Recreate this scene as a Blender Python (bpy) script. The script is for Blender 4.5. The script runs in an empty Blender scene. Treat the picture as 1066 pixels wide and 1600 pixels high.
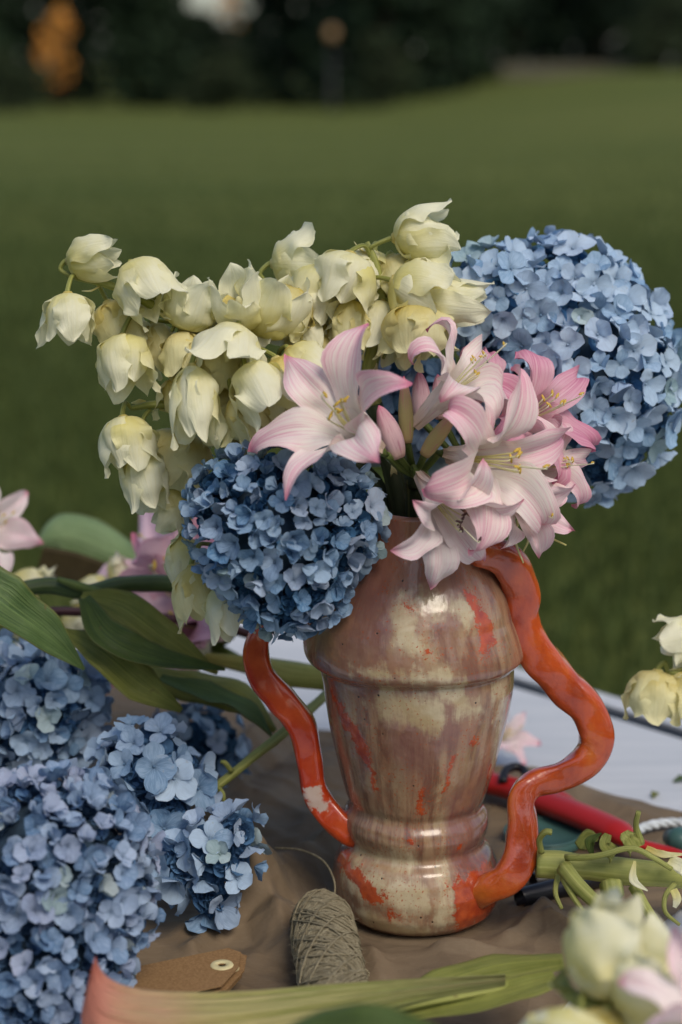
import bpy, bmesh, math, random
import numpy as np
from mathutils import Vector, Matrix, Quaternion, noise, geometry
R = math.radians
random.seed(7)
scene = bpy.context.scene
COL = scene.collection

# ---------------------------------------------------------------- camera, sky, sun, exposure
PITCH = R(12.7)
CAM = Vector((0, -1.35, 1.325))
cd = bpy.data.cameras.new('camera'); cam = bpy.data.objects.new('camera', cd); COL.objects.link(cam)
cam.location = CAM; cam.rotation_euler = (R(90) - PITCH, 0, 0)
cd.sensor_fit = 'VERTICAL'; cd.sensor_height = 36; cd.lens = 70
cd.clip_start = .05; cd.clip_end = 2000
cd.dof.use_dof = True; cd.dof.focus_distance = 1.29; cd.dof.aperture_fstop = 4.2
scene.camera = cam
w = bpy.data.worlds.new('World'); scene.world = w; w.use_nodes = True
wn = w.node_tree; bg = wn.nodes['Background']
sky = wn.nodes.new('ShaderNodeTexSky'); sky.sky_type = 'NISHITA'; sky.sun_disc = False
SUN_EL, SUN_AZ = 50, 150            # azimuth clockwise from +Y
sky.sun_elevation = R(SUN_EL); sky.sun_rotation = R(SUN_AZ); sky.air_density = 1.0; sky.dust_density = 2.0; sky.ozone_density = .5
wn.links.new(sky.outputs[0], bg.inputs[0]); bg.inputs[1].default_value = .12
sd = bpy.data.lights.new('sun', 'SUN'); so = bpy.data.objects.new('sun', sd); COL.objects.link(so)
sd.energy = 1.5; sd.angle = R(28); sd.color = (1, .90, .77)
a = R(SUN_AZ); e = R(SUN_EL)
sdir = Vector((math.sin(a) * math.cos(e), math.cos(a) * math.cos(e), math.sin(e)))
so.rotation_euler = sdir.to_track_quat('Z', 'Y').to_euler(); so.location = sdir * 50
scene.view_settings.view_transform = 'Standard'; scene.view_settings.look = 'None'
scene.view_settings.exposure = 0.2; scene.view_settings.gamma = 1
scene.view_settings.use_curve_mapping = False

FWD = Vector((0, math.cos(PITCH), -math.sin(PITCH))); UP = Vector((0, math.sin(PITCH), math.cos(PITCH))); RT = Vector((1, 0, 0))
F = 70 / 36 * 1600
def ray(px, py): return FWD + RT * ((px - 533) / F) + UP * (-(py - 800) / F)
def dep(px, py, t): return CAM + ray(px, py) * t
def atY(px, py, Y):
    d = ray(px, py); return CAM + d * ((Y - CAM.y) / d.y)
def onZ(px, py, z=.75):
    d = ray(px, py); return CAM + d * ((z - CAM.z) / d.z)
TZ = .75

# ---------------------------------------------------------------- materials
class N:
    def __init__(s, name):
        s.m = bpy.data.materials.new(name); s.m.use_nodes = True; s.t = s.m.node_tree
        s.b = s.t.nodes['Principled BSDF']; s.out = s.t.nodes['Material Output']
    def n(s, ty, ins=None, **kw):
        x = s.t.nodes.new(ty)
        for k, v in kw.items(): setattr(x, k, v)
        for k, v in (ins or {}).items(): s.set(x.inputs[k], v)
        return x
    def set(s, sock, v):
        if isinstance(v, bpy.types.NodeSocket): s.t.links.new(v, sock)
        elif isinstance(v, bpy.types.Node): s.t.links.new(v.outputs[0], sock)
        else:
            if isinstance(v, tuple) and len(v) == 3 and sock.type == 'RGBA': v = (*v, 1)
            sock.default_value = v
    def math(s, op, a, b=0.0, c=None, clamp=False):
        x = s.n('ShaderNodeMath', {0: a, 1: b}, operation=op, use_clamp=clamp)
        if c is not None: s.set(x.inputs[2], c)
        return x.outputs[0]
    def mix(s, f, a, b, mode='MIX'):
        x = s.n('ShaderNodeMix', data_type='RGBA', blend_type=mode)
        s.set(x.inputs[0], f); s.set(x.inputs[6], a); s.set(x.inputs[7], b); return x.outputs[2]
    def ramp(s, f, stops):
        x = s.n('ShaderNodeValToRGB', {0: f}); e = x.color_ramp.elements
        while len(e) < len(stops): e.new(.5)
        for q, (p, c) in zip(e, stops): q.position = p; q.color = (*c, 1) if len(c) == 3 else c
        return x.outputs[0]
    def sm(s, v, lo, hi, a=0.0, b=1.0):
        x = s.n('ShaderNodeMapRange', {0: v, 1: lo, 2: hi, 3: a, 4: b}); x.interpolation_type = 'SMOOTHSTEP'; return x.outputs[0]
    def noise(s, vec, scale, detail=3, rough=.5, dist=0):
        x = s.n('ShaderNodeTexNoise', {'Scale': scale, 'Detail': detail, 'Roughness': rough, 'Distortion': dist})
        if vec is not None: s.set(x.inputs['Vector'], vec)
        return x.outputs[0]
    def coord(s, k='Object'): return s.n('ShaderNodeTexCoord').outputs[k]
    def scale(s, v, sc): return s.n('ShaderNodeMapping', {'Vector': v, 'Scale': sc}).outputs[0]
    def attr(s, name): return s.n('ShaderNodeAttribute', attribute_name=name).outputs['Fac']
    def bump(s, h, strength=.3, d=.001):
        s.set(s.b.inputs['Normal'], s.n('ShaderNodeBump', {'Height': h, 'Strength': strength, 'Distance': d}))
    def base(s, c, rough=.5, spec=.5):
        s.set(s.b.inputs['Base Color'], c); s.set(s.b.inputs['Roughness'], rough); s.set(s.b.inputs['Specular IOR Level'], spec)
    def translucent(s, c, f=.3):
        tr = s.n('ShaderNodeBsdfTranslucent', {0: c})
        mx = s.n('ShaderNodeMixShader', {0: f, 1: s.b.outputs[0], 2: tr.outputs[0]})
        s.t.links.new(mx.outputs[0], s.out.inputs[0])

def mat_plain(name, c, rough=.5, spec=.4, var=.25, scale=30, bump=0, coat=0):
    k = N(name); nz = k.noise(k.coord(), scale, 4)
    c2 = tuple(x * (1 - var) for x in c); c3 = tuple(min(1, x * (1 + var)) for x in c)
    k.base(k.ramp(nz, [(.3, c2), (.7, c3)]), rough, spec)
    k.b.inputs['Coat Weight'].default_value = coat; k.b.inputs['Coat Roughness'].default_value = .06
    if bump: k.bump(nz, bump, .002)
    return k.m

def mat_hydrangea(name, light, deep, mauve):
    k = N(name)
    rnd = k.n('ShaderNodeObjectInfo').outputs['Random']; tone = k.attr('tone'); uv = k.n('ShaderNodeUVMap').outputs[0]
    t = k.math('ADD', k.math('MULTIPLY', rnd, .55), k.math('MULTIPLY', tone, .45))
    c = k.mix(k.sm(t, .15, .8), deep, light)
    pm = k.math('FRACT', k.math('MULTIPLY', rnd, 7.31))
    c = k.mix(k.sm(pm, .45, 1, 0, .55), c, mauve)
    sep = k.n('ShaderNodeSeparateXYZ', {0: uv}); s_ = sep.outputs[1]
    c = k.mix(k.sm(s_, .0, .35, .5, 0), c, tuple(x * .45 for x in deep))          # darker blue eye
    vein = k.noise(k.scale(uv, (16, 2.2, 1)), 1.0, 3, .6)
    c = k.mix(k.sm(vein, .45, .62, 0, .32), c, tuple(min(1, x * 1.25) for x in light))
    spot = k.noise(k.coord(), 2.3, 3, .6)
    c = k.mix(k.sm(spot, .66, .76, 0, .45), c, (.36, .34, .30))
    grn = k.math('GREATER_THAN', k.math('FRACT', k.math('MULTIPLY', rnd, 23.7)), .955)
    c = k.mix(k.math('MULTIPLY', grn, .35), c, (.40, .50, .30))
    k.base(c, .62, .25); k.bump(vein, .35, .0006); k.translucent(c, .16)
    return k.m

def mat_bell(name, tipc, basec):
    k = N(name); uv = k.n('ShaderNodeUVMap').outputs[0]; sep = k.n('ShaderNodeSeparateXYZ', {0: uv}); s_ = sep.outputs[1]
    rnd = k.n('ShaderNodeObjectInfo').outputs['Random']
    nz = k.noise(k.coord(), 2.2, 3, .6)
    f = k.math('ADD', s_, k.math('MULTIPLY', k.math('SUBTRACT', nz, .5), 1.0))
    f = k.math('ADD', f, k.math('MULTIPLY', k.math('SUBTRACT', rnd, .5), .5))
    c = k.mix(k.sm(f, -.05, .8), basec, tipc)
    vein = k.noise(k.scale(uv, (13, .9, 1)), 1.0, 3, .55)
    c = k.mix(k.sm(vein, .5, .75, 0, .25), c, tuple(x * .92 for x in basec))
    br = k.noise(k.coord(), 7, 5, .7)
    c = k.mix(k.sm(br, .68, .78, 0, .35), c, (.42, .3, .1))
    k.base(c, .5, .3); k.bump(k.math('ADD', vein, k.math('MULTIPLY', k.noise(k.scale(uv, (5, 3, 1)), 1.0, 5, .65), 1.0)), .5, .0015); k.translucent(c, .30)
    return k.m

def mat_lily(name, white, pink, shift=0.0):
    k = N(name); uv = k.n('ShaderNodeUVMap').outputs[0]; sep = k.n('ShaderNodeSeparateXYZ', {0: uv}); u_ = sep.outputs[0]; s_ = sep.outputs[1]
    vein = k.noise(k.scale(uv, (26, 1.6, 1)), 1.0, 4, .6, .4)
    big = k.noise(k.coord(), 2.0, 2)
    rnd = k.n('ShaderNodeObjectInfo').outputs['Random']
    edge = k.math('ABSOLUTE', k.math('SUBTRACT', u_, .5))
    f = k.math('ADD', k.math('MULTIPLY', s_, .95), k.math('MULTIPLY', k.math('SUBTRACT', vein, .5), 1.1))
    f = k.math('ADD', f, k.math('MULTIPLY', edge, .10)); f = k.math('ADD', f, k.math('MULTIPLY', k.math('SUBTRACT', big, .5), .6))
    f = k.math('ADD', f, k.math('MULTIPLY', k.math('SUBTRACT', rnd, .5), .25)); f = k.math('ADD', f, shift)
    c = k.mix(k.sm(f, .42, 1.25), white, pink)
    c = k.mix(k.sm(s_, .90, 1.0, 0, .7), c, (.72, .13, .26))
    c = k.mix(k.sm(s_, .0, .25, .5, 0), c, (.62, .42, .2))
    c = k.mix(k.sm(vein, .53, .66, 0, .55), c, tuple(x * .8 for x in pink))
    k.base(c, .48, .3); k.bump(vein, .5, .001); k.translucent(c, .2)
    return k.m

def mat_leaf(name, c1, c2, rough=.42, streak=30):
    k = N(name); uv = k.n('ShaderNodeUVMap').outputs[0]; sep = k.n('ShaderNodeSeparateXYZ', {0: uv})
    st = k.noise(k.scale(uv, (streak, 1.5, 1)), 1.0, 4, .6)
    nz = k.noise(k.coord(), 22, 4, .6)
    c = k.mix(k.sm(st, .38, .62), c1, c2); c = k.mix(k.sm(nz, .4, .75, 0, .45), c, tuple(x * 1.5 for x in c2))
    mid = k.math('ABSOLUTE', k.math('SUBTRACT', sep.outputs[0], .5))
    c = k.mix(k.sm(mid, .0, .03, .5, 0), c, tuple(min(1, x * 1.5) for x in c2))
    sp_ = k.noise(k.coord(), 90, 4, .7); c = k.mix(k.sm(sp_, .66, .74, 0, .6), c, (.16, .10, .03))
    ed_ = k.sm(mid, .44, .5, 0, .5); c = k.mix(ed_, c, (.22, .20, .05))
    k.base(c, k.math('ADD', k.math('MULTIPLY', nz, .3), rough - .12), .45); k.bump(k.math('ADD', st, nz), .8, .002); k.translucent(c, .12)
    return k.m

M = {}
M['hyd_right'] = mat_hydrangea('hydrangea_sky_blue', (.47, .61, .76), (.21, .37, .56), (.50, .59, .74))
M['hyd_left'] = mat_hydrangea('hydrangea_deep_blue', (.33, .46, .61), (.085, .20, .36), (.40, .43, .53))
M['hyd_mauve'] = mat_hydrangea('hydrangea_mauve_blue', (.36, .46, .61), (.11, .21, .36), (.41, .41, .53))
M['hyd_pale'] = mat_hydrangea('hydrangea_pale_blue', (.40, .53, .68), (.14, .27, .44), (.42, .49, .62))
M['bell'] = mat_bell('cream_petal', (.92, .91, .68), (.82, .76, .30))
M['bell_y'] = mat_bell('yellow_cream_petal', (.86, .82, .48), (.72, .60, .18))
M['lily'] = mat_lily('pink_white_petal', (.92, .85, .78), (.84, .36, .50))
M['lily_pale'] = mat_lily('pale_pink_petal', (.93, .84, .81), (.88, .52, .62), -.04)
M['lily_far'] = mat_lily('bright_pink_petal', (.92, .68, .74), (.86, .42, .56))
M['lily_deep'] = mat_lily('deep_pink_petal', (.80, .56, .60), (.66, .20, .34), .08)
M['stem_g'] = mat_leaf('green_stem', (.07, .12, .02), (.15, .20, .045), .5, 8)
M['stem_y'] = mat_leaf('yellow_green_stem', (.24, .27, .055), (.38, .39, .11), .5, 8)
M['stem_d'] = mat_leaf('dark_woody_stem', (.035, .07, .02), (.09, .13, .035), .5, 8)
M['stem_shade'] = mat_leaf('stem_painted_shade', (.018, .03, .010), (.035, .05, .018), .6, 8)  # stem green darkened to paint in the shade around the vase mouth
M['stem_p'] = mat_plain('purple_stem', (.07, .025, .03), .5, .4, .3)
M['leaf_d'] = mat_leaf('dark_green_leaf', (.045, .085, .018), (.10, .15, .03))
M['leaf_y'] = mat_leaf('olive_leaf', (.15, .18, .025), (.27, .28, .06))
M['leaf_m'] = mat_leaf('mid_green_leaf', (.045, .10, .028), (.12, .19, .06))
M['leaf_b'] = mat_leaf('pale_green_leaf', (.13, .21, .08), (.19, .28, .12), .35)
M['anther'] = mat_plain('yellow_anther', (.62, .42, .08), .7, .2, .3, 200)
M['anther_d'] = mat_plain('brown_anther', (.10, .05, .05), .7, .2, .3, 200)
M['core'] = mat_plain('shaded_pedicels', (.035, .06, .09), .8, .1, .4, 120, .5)  # dark core colour stands in for shade between the florets
M['black'] = mat_plain('black_plastic', (.012, .012, .016), .35, .4, .3, 60)
M['blackband'] = mat_plain('black_band_paint', (.012, .013, .015), .45, .4, .3, 20)
M['red'] = mat_plain('red_plastic', (.38, .012, .010), .33, .45, .12, 25)
M['teal'] = mat_plain('teal_metal', (.05, .12, .11), .4, .4, .15, 30)
M['steel'] = mat_plain('steel', (.35, .36, .36), .3, .6, .2, 50); M['steel'].node_tree.nodes['Principled BSDF'].inputs['Metallic'].default_value = .9
M['cordw'] = mat_plain('silvery_cord', (.55, .60, .62), .6, .4, .3, 150, .4)
M['eyelet'] = mat_plain('eyelet_paper', (.62, .55, .30), .6, .3, .12, 200)

k = N('white_table_paint'); oc = k.coord()
n1 = k.noise(k.scale(oc, (1, 7, 1)), 9, 5, .6); n2 = k.noise(oc, 60, 4, .6)
c = k.mix(k.sm(n1, .35, .7, 0, .6), (.58, .60, .62), (.47, .50, .53)); c = k.mix(k.sm(n2, .6, .75, 0, .35), c, (.42, .46, .52))
k.base(c, .5, .4); k.bump(n1, .3, .002); M['table'] = k.m

k = N('kraft_paper'); oc = k.coord()
fib = k.noise(k.scale(oc, (1, 5, 1)), 120, 4, .7); bl = k.noise(oc, 9, 4, .55)
c = k.ramp(bl, [(.3, (.13, .092, .055)), (.7, (.20, .148, .092))]); c = k.mix(k.sm(fib, .45, .7, 0, .4), c, (.21, .16, .105))
dr = k.noise(oc, 26, 2); c = k.mix(k.sm(dr, .68, .72, 0, .5), c, (.10, .06, .03))
k.base(c, .72, .25); vo_ = k.n('ShaderNodeTexVoronoi', {'Vector': k.n('ShaderNodeVectorMath', {0: oc, 1: k.n('ShaderNodeVectorMath', {0: k.n('ShaderNodeTexNoise', {'Vector': oc, 'Scale': 14.0}).outputs['Color'], 'Scale': .05}, operation='SCALE').outputs[0]}, operation='ADD').outputs[0], 'Scale': 20.0}).outputs[0]
k.bump(k.math('ADD', k.math('MULTIPLY', vo_, 1.6), k.math('MULTIPLY', k.noise(oc, 45, 6, .65), .35)), .55, .008); M['kraft'] = k.m
k = N('kraft_card'); oc = k.coord(); fib = k.noise(oc, 700, 3, .7)
k.base(k.ramp(fib, [(.35, (.20, .11, .045)), (.7, (.31, .19, .085))]), .75, .2); k.bump(fib, .2, .0005); M['card'] = k.m

k = N('jute_twine'); uv = k.n('ShaderNodeUVMap').outputs[0]
wv = k.n('ShaderNodeTexWave', {'Vector': k.scale(uv, (2.0, 1, 1)), 'Scale': 1.0, 'Distortion': .6}, bands_direction='DIAGONAL')
nz = k.noise(k.coord(), 260, 4, .7)
c = k.ramp(nz, [(.3, (.24, .20, .12)), (.7, (.52, .46, .31))]); c = k.mix(k.math('MULTIPLY', wv.outputs[1], .35), c, (.17, .14, .08))
k.base(c, .9, .1); k.bump(wv.outputs[1], .8, .001); M['jute'] = k.m

k = N('orange_glaze'); oc = k.coord()
n1 = k.noise(k.scale(oc, (1, 1, .5)), 30, 4, .6); n2 = k.noise(oc, 85, 4, .65)
c = k.ramp(n1, [(.30, (.26, .022, .006)), (.5, (.50, .072, .010)), (.72, (.62, .17, .025))])
c = k.mix(k.sm(n2, .62, .72, 0, .5), c, (.36, .06, .015)); at = k.attr('chip')
c = k.mix(k.sm(k.math('ADD', at, k.math('MULTIPLY', k.math('SUBTRACT', n2, .5), 1.4)), .5, .62), c, (.62, .56, .48))
k.base(c, .24, .5); k.b.inputs['Coat Weight'].default_value = .75; k.b.inputs['Coat Roughness'].default_value = .05
k.b.inputs['Coat Weight'].default_value = 1.0; k.bump(k.noise(oc, 22, 5, .6), .6, .005); M['orange'] = k.m
k = N('red_glaze'); oc = k.coord(); n1 = k.noise(oc, 40, 4, .6); n2 = k.noise(oc, 110, 4, .65)
c = k.ramp(n1, [(.3, (.40, .022, .005)), (.7, (.64, .085, .015))]); at = k.attr('chip')
c = k.mix(k.sm(k.math('ADD', at, k.math('MULTIPLY', k.math('SUBTRACT', n2, .5), 2.2)), .5, .75, 0, .85), c, (.58, .50, .42))
k.base(c, .24, .5); k.b.inputs['Coat Weight'].default_value = .8; k.b.inputs['Coat Roughness'].default_value = .05
k.bump(k.noise(oc, 30, 3), .4, .004); M['redglaze'] = k.m

# ---------------------------------------------------------------- object helpers
def mesh_from(name, verts, faces, uvs=None, mat=None, smooth=True, attrs=None, mats=None, midx=None):
    me = bpy.data.meshes.new(name); me.from_pydata([tuple(v) for v in verts], [], faces); 
    if uvs is not None:
        ul = me.uv_layers.new(name='UVMap'); li = np.empty(len(me.loops), np.int32); me.loops.foreach_get('vertex_index', li)
        ul.data.foreach_set('uv', np.asarray(uvs, np.float32)[li].ravel())
    for an, av in (attrs or {}).items():
        me.attributes.new(an, 'FLOAT', 'POINT').data.foreach_set('value', np.asarray(av, np.float32))
    if smooth: me.polygons.foreach_set('use_smooth', [True] * len(me.polygons))
    for m_ in (mats or ([mat] if mat else [])): me.materials.append(m_)
    if midx is not None: me.polygons.foreach_set('material_index', midx)
    me.update(); return me
def link(name, data, parent=None, mw=None, kind=None, label=None):
    o = bpy.data.objects.new(name, data); COL.objects.link(o)
    if parent: o.parent = parent
    if mw is not None: o.matrix_basis = mw
    if kind: o['kind'] = kind
    if label: o['label'] = label
    return o
def thing(name, label, cat, loc=(0, 0, 0), group=None):
    o = link(name, None); o.location = loc; o.empty_display_size = .02
    o['label'] = label; o['category'] = cat
    if group: o['group'] = group
    return o
def local(parent_loc): return Matrix.Translation(-Vector(parent_loc))

class MB:
    def __init__(s): s.v = []; s.f = []; s.uv = []; s.at = []
    def add(s, v, f, uv=None, at=0.0):
        o = len(s.v); s.v += [Vector(p) for p in v]; s.f += [tuple(i + o for i in q) for q in f]
        s.uv += list(uv) if uv is not None else [(0, 0)] * len(v); s.at += [at] * len(v)
    def me(s, name, mat, smooth=True, attr=None): return mesh_from(name, s.v, s.f, s.uv, mat, smooth, {attr: s.at} if attr else None)

def catmull(P, n):
    P = [Vector(p) for p in P]; Q = [P[0] * 2 - P[1]] + P + [P[-1] * 2 - P[-2]]; out = []
    for i in range(len(P) - 1):
        a, b, c, d = Q[i:i + 4]
        for j in range(n):
            t = j / n
            out.append(.5 * ((2 * b) + (c - a) * t + (2 * a - 5 * b + 4 * c - d) * t * t + (3 * b - a - 3 * c + d) * t ** 3))
    out.append(P[-1].copy()); return out
def interp(vals, n):
    m = len(vals) - 1; return [np.interp(i / (n - 1) * m, range(m + 1), vals) for i in range(n)]
def frames(path):
    T = []
    for i in range(len(path)):
        a = path[max(0, i - 1)]; b = path[min(len(path) - 1, i + 1)]; t = b - a
        T.append(t.normalized() if t.length > 1e-9 else Vector((0, 0, 1)))
    n = T[0].orthogonal().normalized(); Ns = []
    for i, t in enumerate(T):
        if i: n = (T[i - 1].rotation_difference(t) @ n)
        n = (n - t * n.dot(t)).normalized(); Ns.append(n.copy())
    return T, Ns
def tube(mb, path, radii, seg=8, flat=1.0, cap=True, wob=0, at=0.0, flatdir=None, uvscale=1.0, sq=1.0):
    path = [Vector(p) for p in path]; n = len(path)
    radii = interp(radii, n) if hasattr(radii, '__len__') else [radii] * n
    T, Ns = frames(path); v = []; uv = []; L = 0
    for i in range(n):
        if i: L += (path[i] - path[i - 1]).length
        t = T[i]
        if flatdir is not None:
            a = (Vector(flatdir) - t * Vector(flatdir).dot(t)).normalized()
        else: a = Ns[i]
        b = t.cross(a)
        for j in range(seg):
            th = 2 * math.pi * j / seg; r = radii[i]
            if wob: r *= 1 + wob * noise.noise(Vector((path[i].x * 60 + math.cos(th), path[i].y * 60 + math.sin(th), path[i].z * 60)))
            ct_, st_ = math.cos(th), math.sin(th)
            if sq != 1: ct_ = math.copysign(abs(ct_) ** sq, ct_); st_ = math.copysign(abs(st_) ** sq, st_); r *= .93
            v.append(path[i] + a * (ct_ * r * flat) + b * (st_ * r)); uv.append((j / seg, L * uvscale))
    f = [(i * seg + j, i * seg + (j + 1) % seg, (i + 1) * seg + (j + 1) % seg, (i + 1) * seg + j) for i in range(n - 1) for j in range(seg)]
    if cap: f += [tuple(range(seg))[::-1], tuple((n - 1) * seg + j for j in range(seg))]
    mb.add(v, f, uv, at)
def leafshape(path, widths, up, cup=0.25, nv=9, n=6, thick=.0009, twist=0.0, wave=0.0, seed=0, fold=0.0):
    """blade along path; widths = half widths; closed shell with a thin edge"""
    P = catmull(path, n); m = len(P); W = interp(widths, m); T, _ = frames(P); top = []; uv = []; nr = []
    up = Vector(up)
    for i in range(m):
        t = T[i]; u_ = (up - t * up.dot(t)).normalized(); lat = t.cross(u_).normalized()
        q = Quaternion(t, twist * i / m); u_ = q @ u_; lat = q @ lat
        for j in range(nv):
            x = j / (nv - 1) * 2 - 1
            off = cup * W[i] * x * x + fold * W[i] * abs(x)
            off += wave * W[i] * abs(x) * noise.noise(Vector((i / m * 5 + seed, x * 1.2, seed * 3.1)))
            top.append(P[i] + lat * (x * W[i]) + u_ * off); nr.append(u_); uv.append((j / (nv - 1), i / (m - 1)))
    k_ = len(top); v = top + [p - q * thick for p, q in zip(top, nr)]
    f = []
    for i in range(m - 1):
        for j in range(nv - 1):
            a = i * nv + j; f.append((a, a + 1, a + nv + 1, a + nv)); f.append((k_ + a, k_ + a + nv, k_ + a + nv + 1, k_ + a + 1))
        for j in (0, nv - 1):
            a = i * nv + j; q = (a, a + nv, k_ + a + nv, k_ + a); f.append(q if j == 0 else q[::-1])
    mb = MB(); mb.add(v, f, uv + uv); return mb

# petal in (r,z) plane around axis +Z
def petal(L, W, theta, r0=.05, ns=14, nv=7, wprof=None, cupf=1.0, ruffle=0.0, seed=0, tiptwist=0, flatten=.35, rib=0.0, wav=0.0):
    v = []; uv = []; r, z = r0, 0.0
    for i in range(ns + 1):
        s = i / ns; th = theta(s)
        if i: r += math.sin(th) * L / ns; z += math.cos(th) * L / ns
        ww = W * wprof(s); Rc = max(abs(r), flatten) / max(cupf, .01)
        for j in range(nv):
            x = (j / (nv - 1) * 2 - 1) * ww
            an = max(-2.2, min(2.2, x / Rc)); y = Rc * math.sin(an); off = Rc * (1 - math.cos(an))
            off += ruffle * (abs(x) / max(W, 1e-6)) ** 1.2 * noise.noise(Vector((s * 4 + seed * 7.7, x * 3, seed)))* (s ** .5) * 2
            off += ruffle * .35 * noise.noise(Vector((s * 2.3 + seed, x * 2, seed * 1.7))) * s
            xn = x / max(ww, 1e-6); off -= rib * math.exp(-(xn / .22) ** 2) * min(1, s * 3) * min(1, (1 - s) * 5)
            off += wav * xn * xn * math.sin(s * 17 + seed * 2 + xn * 1.2) * min(1, max(0, s - .3) * 3)
            nx, nz_ = -math.cos(th), math.sin(th)
            q = tiptwist * s * s
            v.append(Vector((r + nx * off, y * math.cos(q), z + nz_ * off + y * math.sin(q)))); uv.append((j / (nv - 1), s))
    f = [(i * nv + j, i * nv + j + 1, (i + 1) * nv + j + 1, (i + 1) * nv + j) for i in range(ns) for j in range(nv - 1)]
    return v, f, uv
def ip(*pts):
    xs = [p[0] for p in pts]; ys = [p[1] for p in pts]; return lambda s: float(np.interp(s, xs, ys))
def axis_matrix(pos, d, spin=0, sc=1.0, radial=1.0):
    q = Vector(d).normalized().to_track_quat('Z', 'Y')
    return Matrix.Translation(pos) @ q.to_matrix().to_4x4() @ Matrix.Rotation(spin, 4, 'Z') @ Matrix.Diagonal((sc * radial, sc * radial, sc, 1))

# ---------------------------------------------------------------- ground, background
def gz(x, y):
    d = max(0, min(1, (y - 12) / 50)); d = d * d * (3 - 2 * d)
    sx = max(0, min(1, (x + 1) / 10)); sx = sx * sx * (3 - 2 * sx)
    return d * (1.15 * sx - .1) + .04 * noise.noise(Vector((x * .15, y * .15, 0))) * min(1, d * 4)
gx = sorted(set([-600, -300, -150, -80, -50] + list(np.linspace(-40, 40, 81)) + [50, 80, 150, 300, 600])); gy = [-600, -200, -60, -20] + list(np.linspace(-8, 90, 99)) + [120, 200, 400, 900]
v = [(x, y, gz(x, y)) for y in gy for x in gx]; nx = len(gx)
f = [(j * nx + i, j * nx + i + 1, (j + 1) * nx + i + 1, (j + 1) * nx + i) for j in range(len(gy) - 1) for i in range(nx - 1)]
k = N('lawn'); oc = k.coord()
n1 = k.noise(k.scale(oc, (.22, 1, 1)), .42, 4, .6); n2 = k.noise(oc, 2.5, 6, .7); n3 = k.noise(oc, 40, 4, .7)
c = k.ramp(n1, [(.32, (.062, .092, .018)), (.66, (.150, .165, .042))]); c = k.mix(k.sm(n2, .35, .7, 0, .5), c, (.07, .095, .024))
c = k.mix(k.sm(n3, .3, .7, 0, .5), c, (.13, .15, .042)); k.base(c, .9, .1); k.bump(n3, 1, .02)
lawn = link('lawn', mesh_from('lawn', v, f, None, k.m), kind='structure')

# short grass blades near the camera (everything in view from 2.5 m to 16 m)
k = N('grass_blade'); rn = k.attr('tone'); k.base(k.ramp(rn, [(0, (.040, .064, .016)), (1, (.088, .118, .032))]), .7, .2); grassm = k.m
rs = np.random.RandomState(3); nb = 60000
gyv = 1.2 + rs.gamma(2.0, 4.5, nb); gxv = (rs.rand(nb) - .5) * 2 * ((gyv + 1.35) * .2 + .5)
h = .035 + .04 * rs.rand(nb); an = rs.rand(nb) * 6.28; wd = .006 + .006 * rs.rand(nb); le = rs.rand(nb) * .03; la = rs.rand(nb) * 6.28
zz = np.array([gz(x, y) for x, y in zip(gxv, gyv)])
vv = np.zeros((nb, 3, 3)); vv[:, 0] = np.c_[gxv - np.cos(an) * wd, gyv - np.sin(an) * wd, zz - .003]; vv[:, 1] = np.c_[gxv + np.cos(an) * wd, gyv + np.sin(an) * wd, zz - .003]
vv[:, 2] = np.c_[gxv + np.cos(la) * le, gyv + np.sin(la) * le, zz + h]
gm = bpy.data.meshes.new('grass'); gm.vertices.add(nb * 3); gm.vertices.foreach_set('co', vv.ravel()); gm.loops.add(nb * 3); gm.loops.foreach_set('vertex_index', np.arange(nb * 3))
gm.polygons.add(nb); gm.polygons.foreach_set('loop_start', np.arange(nb) * 3); gm.update(calc_edges=True)
pt = np.repeat(np.clip(.5 + .25 * rs.randn(nb), 0, 1), 3); gm.attributes.new('tone', 'FLOAT', 'POINT').data.foreach_set('value', pt.astype(np.float32)); gm.materials.append(grassm)
g = link('grass', gm, kind='stuff'); g['label'] = 'short green mown grass of the lawn behind the table'; g['category'] = 'grass'

def foliage(mb, c, rx, ry, rz, n, size, rs, shell=.55):
    for _ in range(n):
        d = Vector((rs.gauss(0, 1), rs.gauss(0, 1), rs.gauss(0, 1))).normalized(); r = shell + (1 - shell) * rs.random()
        nb_ = 1 + .35 * noise.noise(d * 2.1 + Vector(c))
        p = Vector(c) + Vector((d.x * rx, d.y * ry, d.z * rz)) * r * nb_
        a_ = Vector((rs.gauss(0, 1), rs.gauss(0, 1), rs.gauss(0, 1))).normalized() * size * (.6 + .8 * rs.random()); b_ = a_.orthogonal().normalized() * size * .5
        mb.add([p - a_ * .5, p + b_, p + a_ * .5, p - b_], [(0, 1, 2, 3)], None, rs.random())
def mat_fol(name, a_, b_):
    k = N(name); k.base(k.mix(k.attr('tone'), a_, b_), .75, .15); return k.m
M['fol_dark'] = mat_fol('dark_foliage', (.008, .017, .008), (.020, .038, .017))
M['fol_mid'] = mat_fol('green_foliage', (.012, .020, .008), (.028, .040, .016))
M['fol_or'] = mat_fol('orange_foliage', (.30, .12, .02), (.75, .34, .07))  # leaf colours run from dull to bright orange
M['bark'] = mat_plain('bark', (.035, .028, .02), .9, .1, .4, 6, .5)
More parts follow.
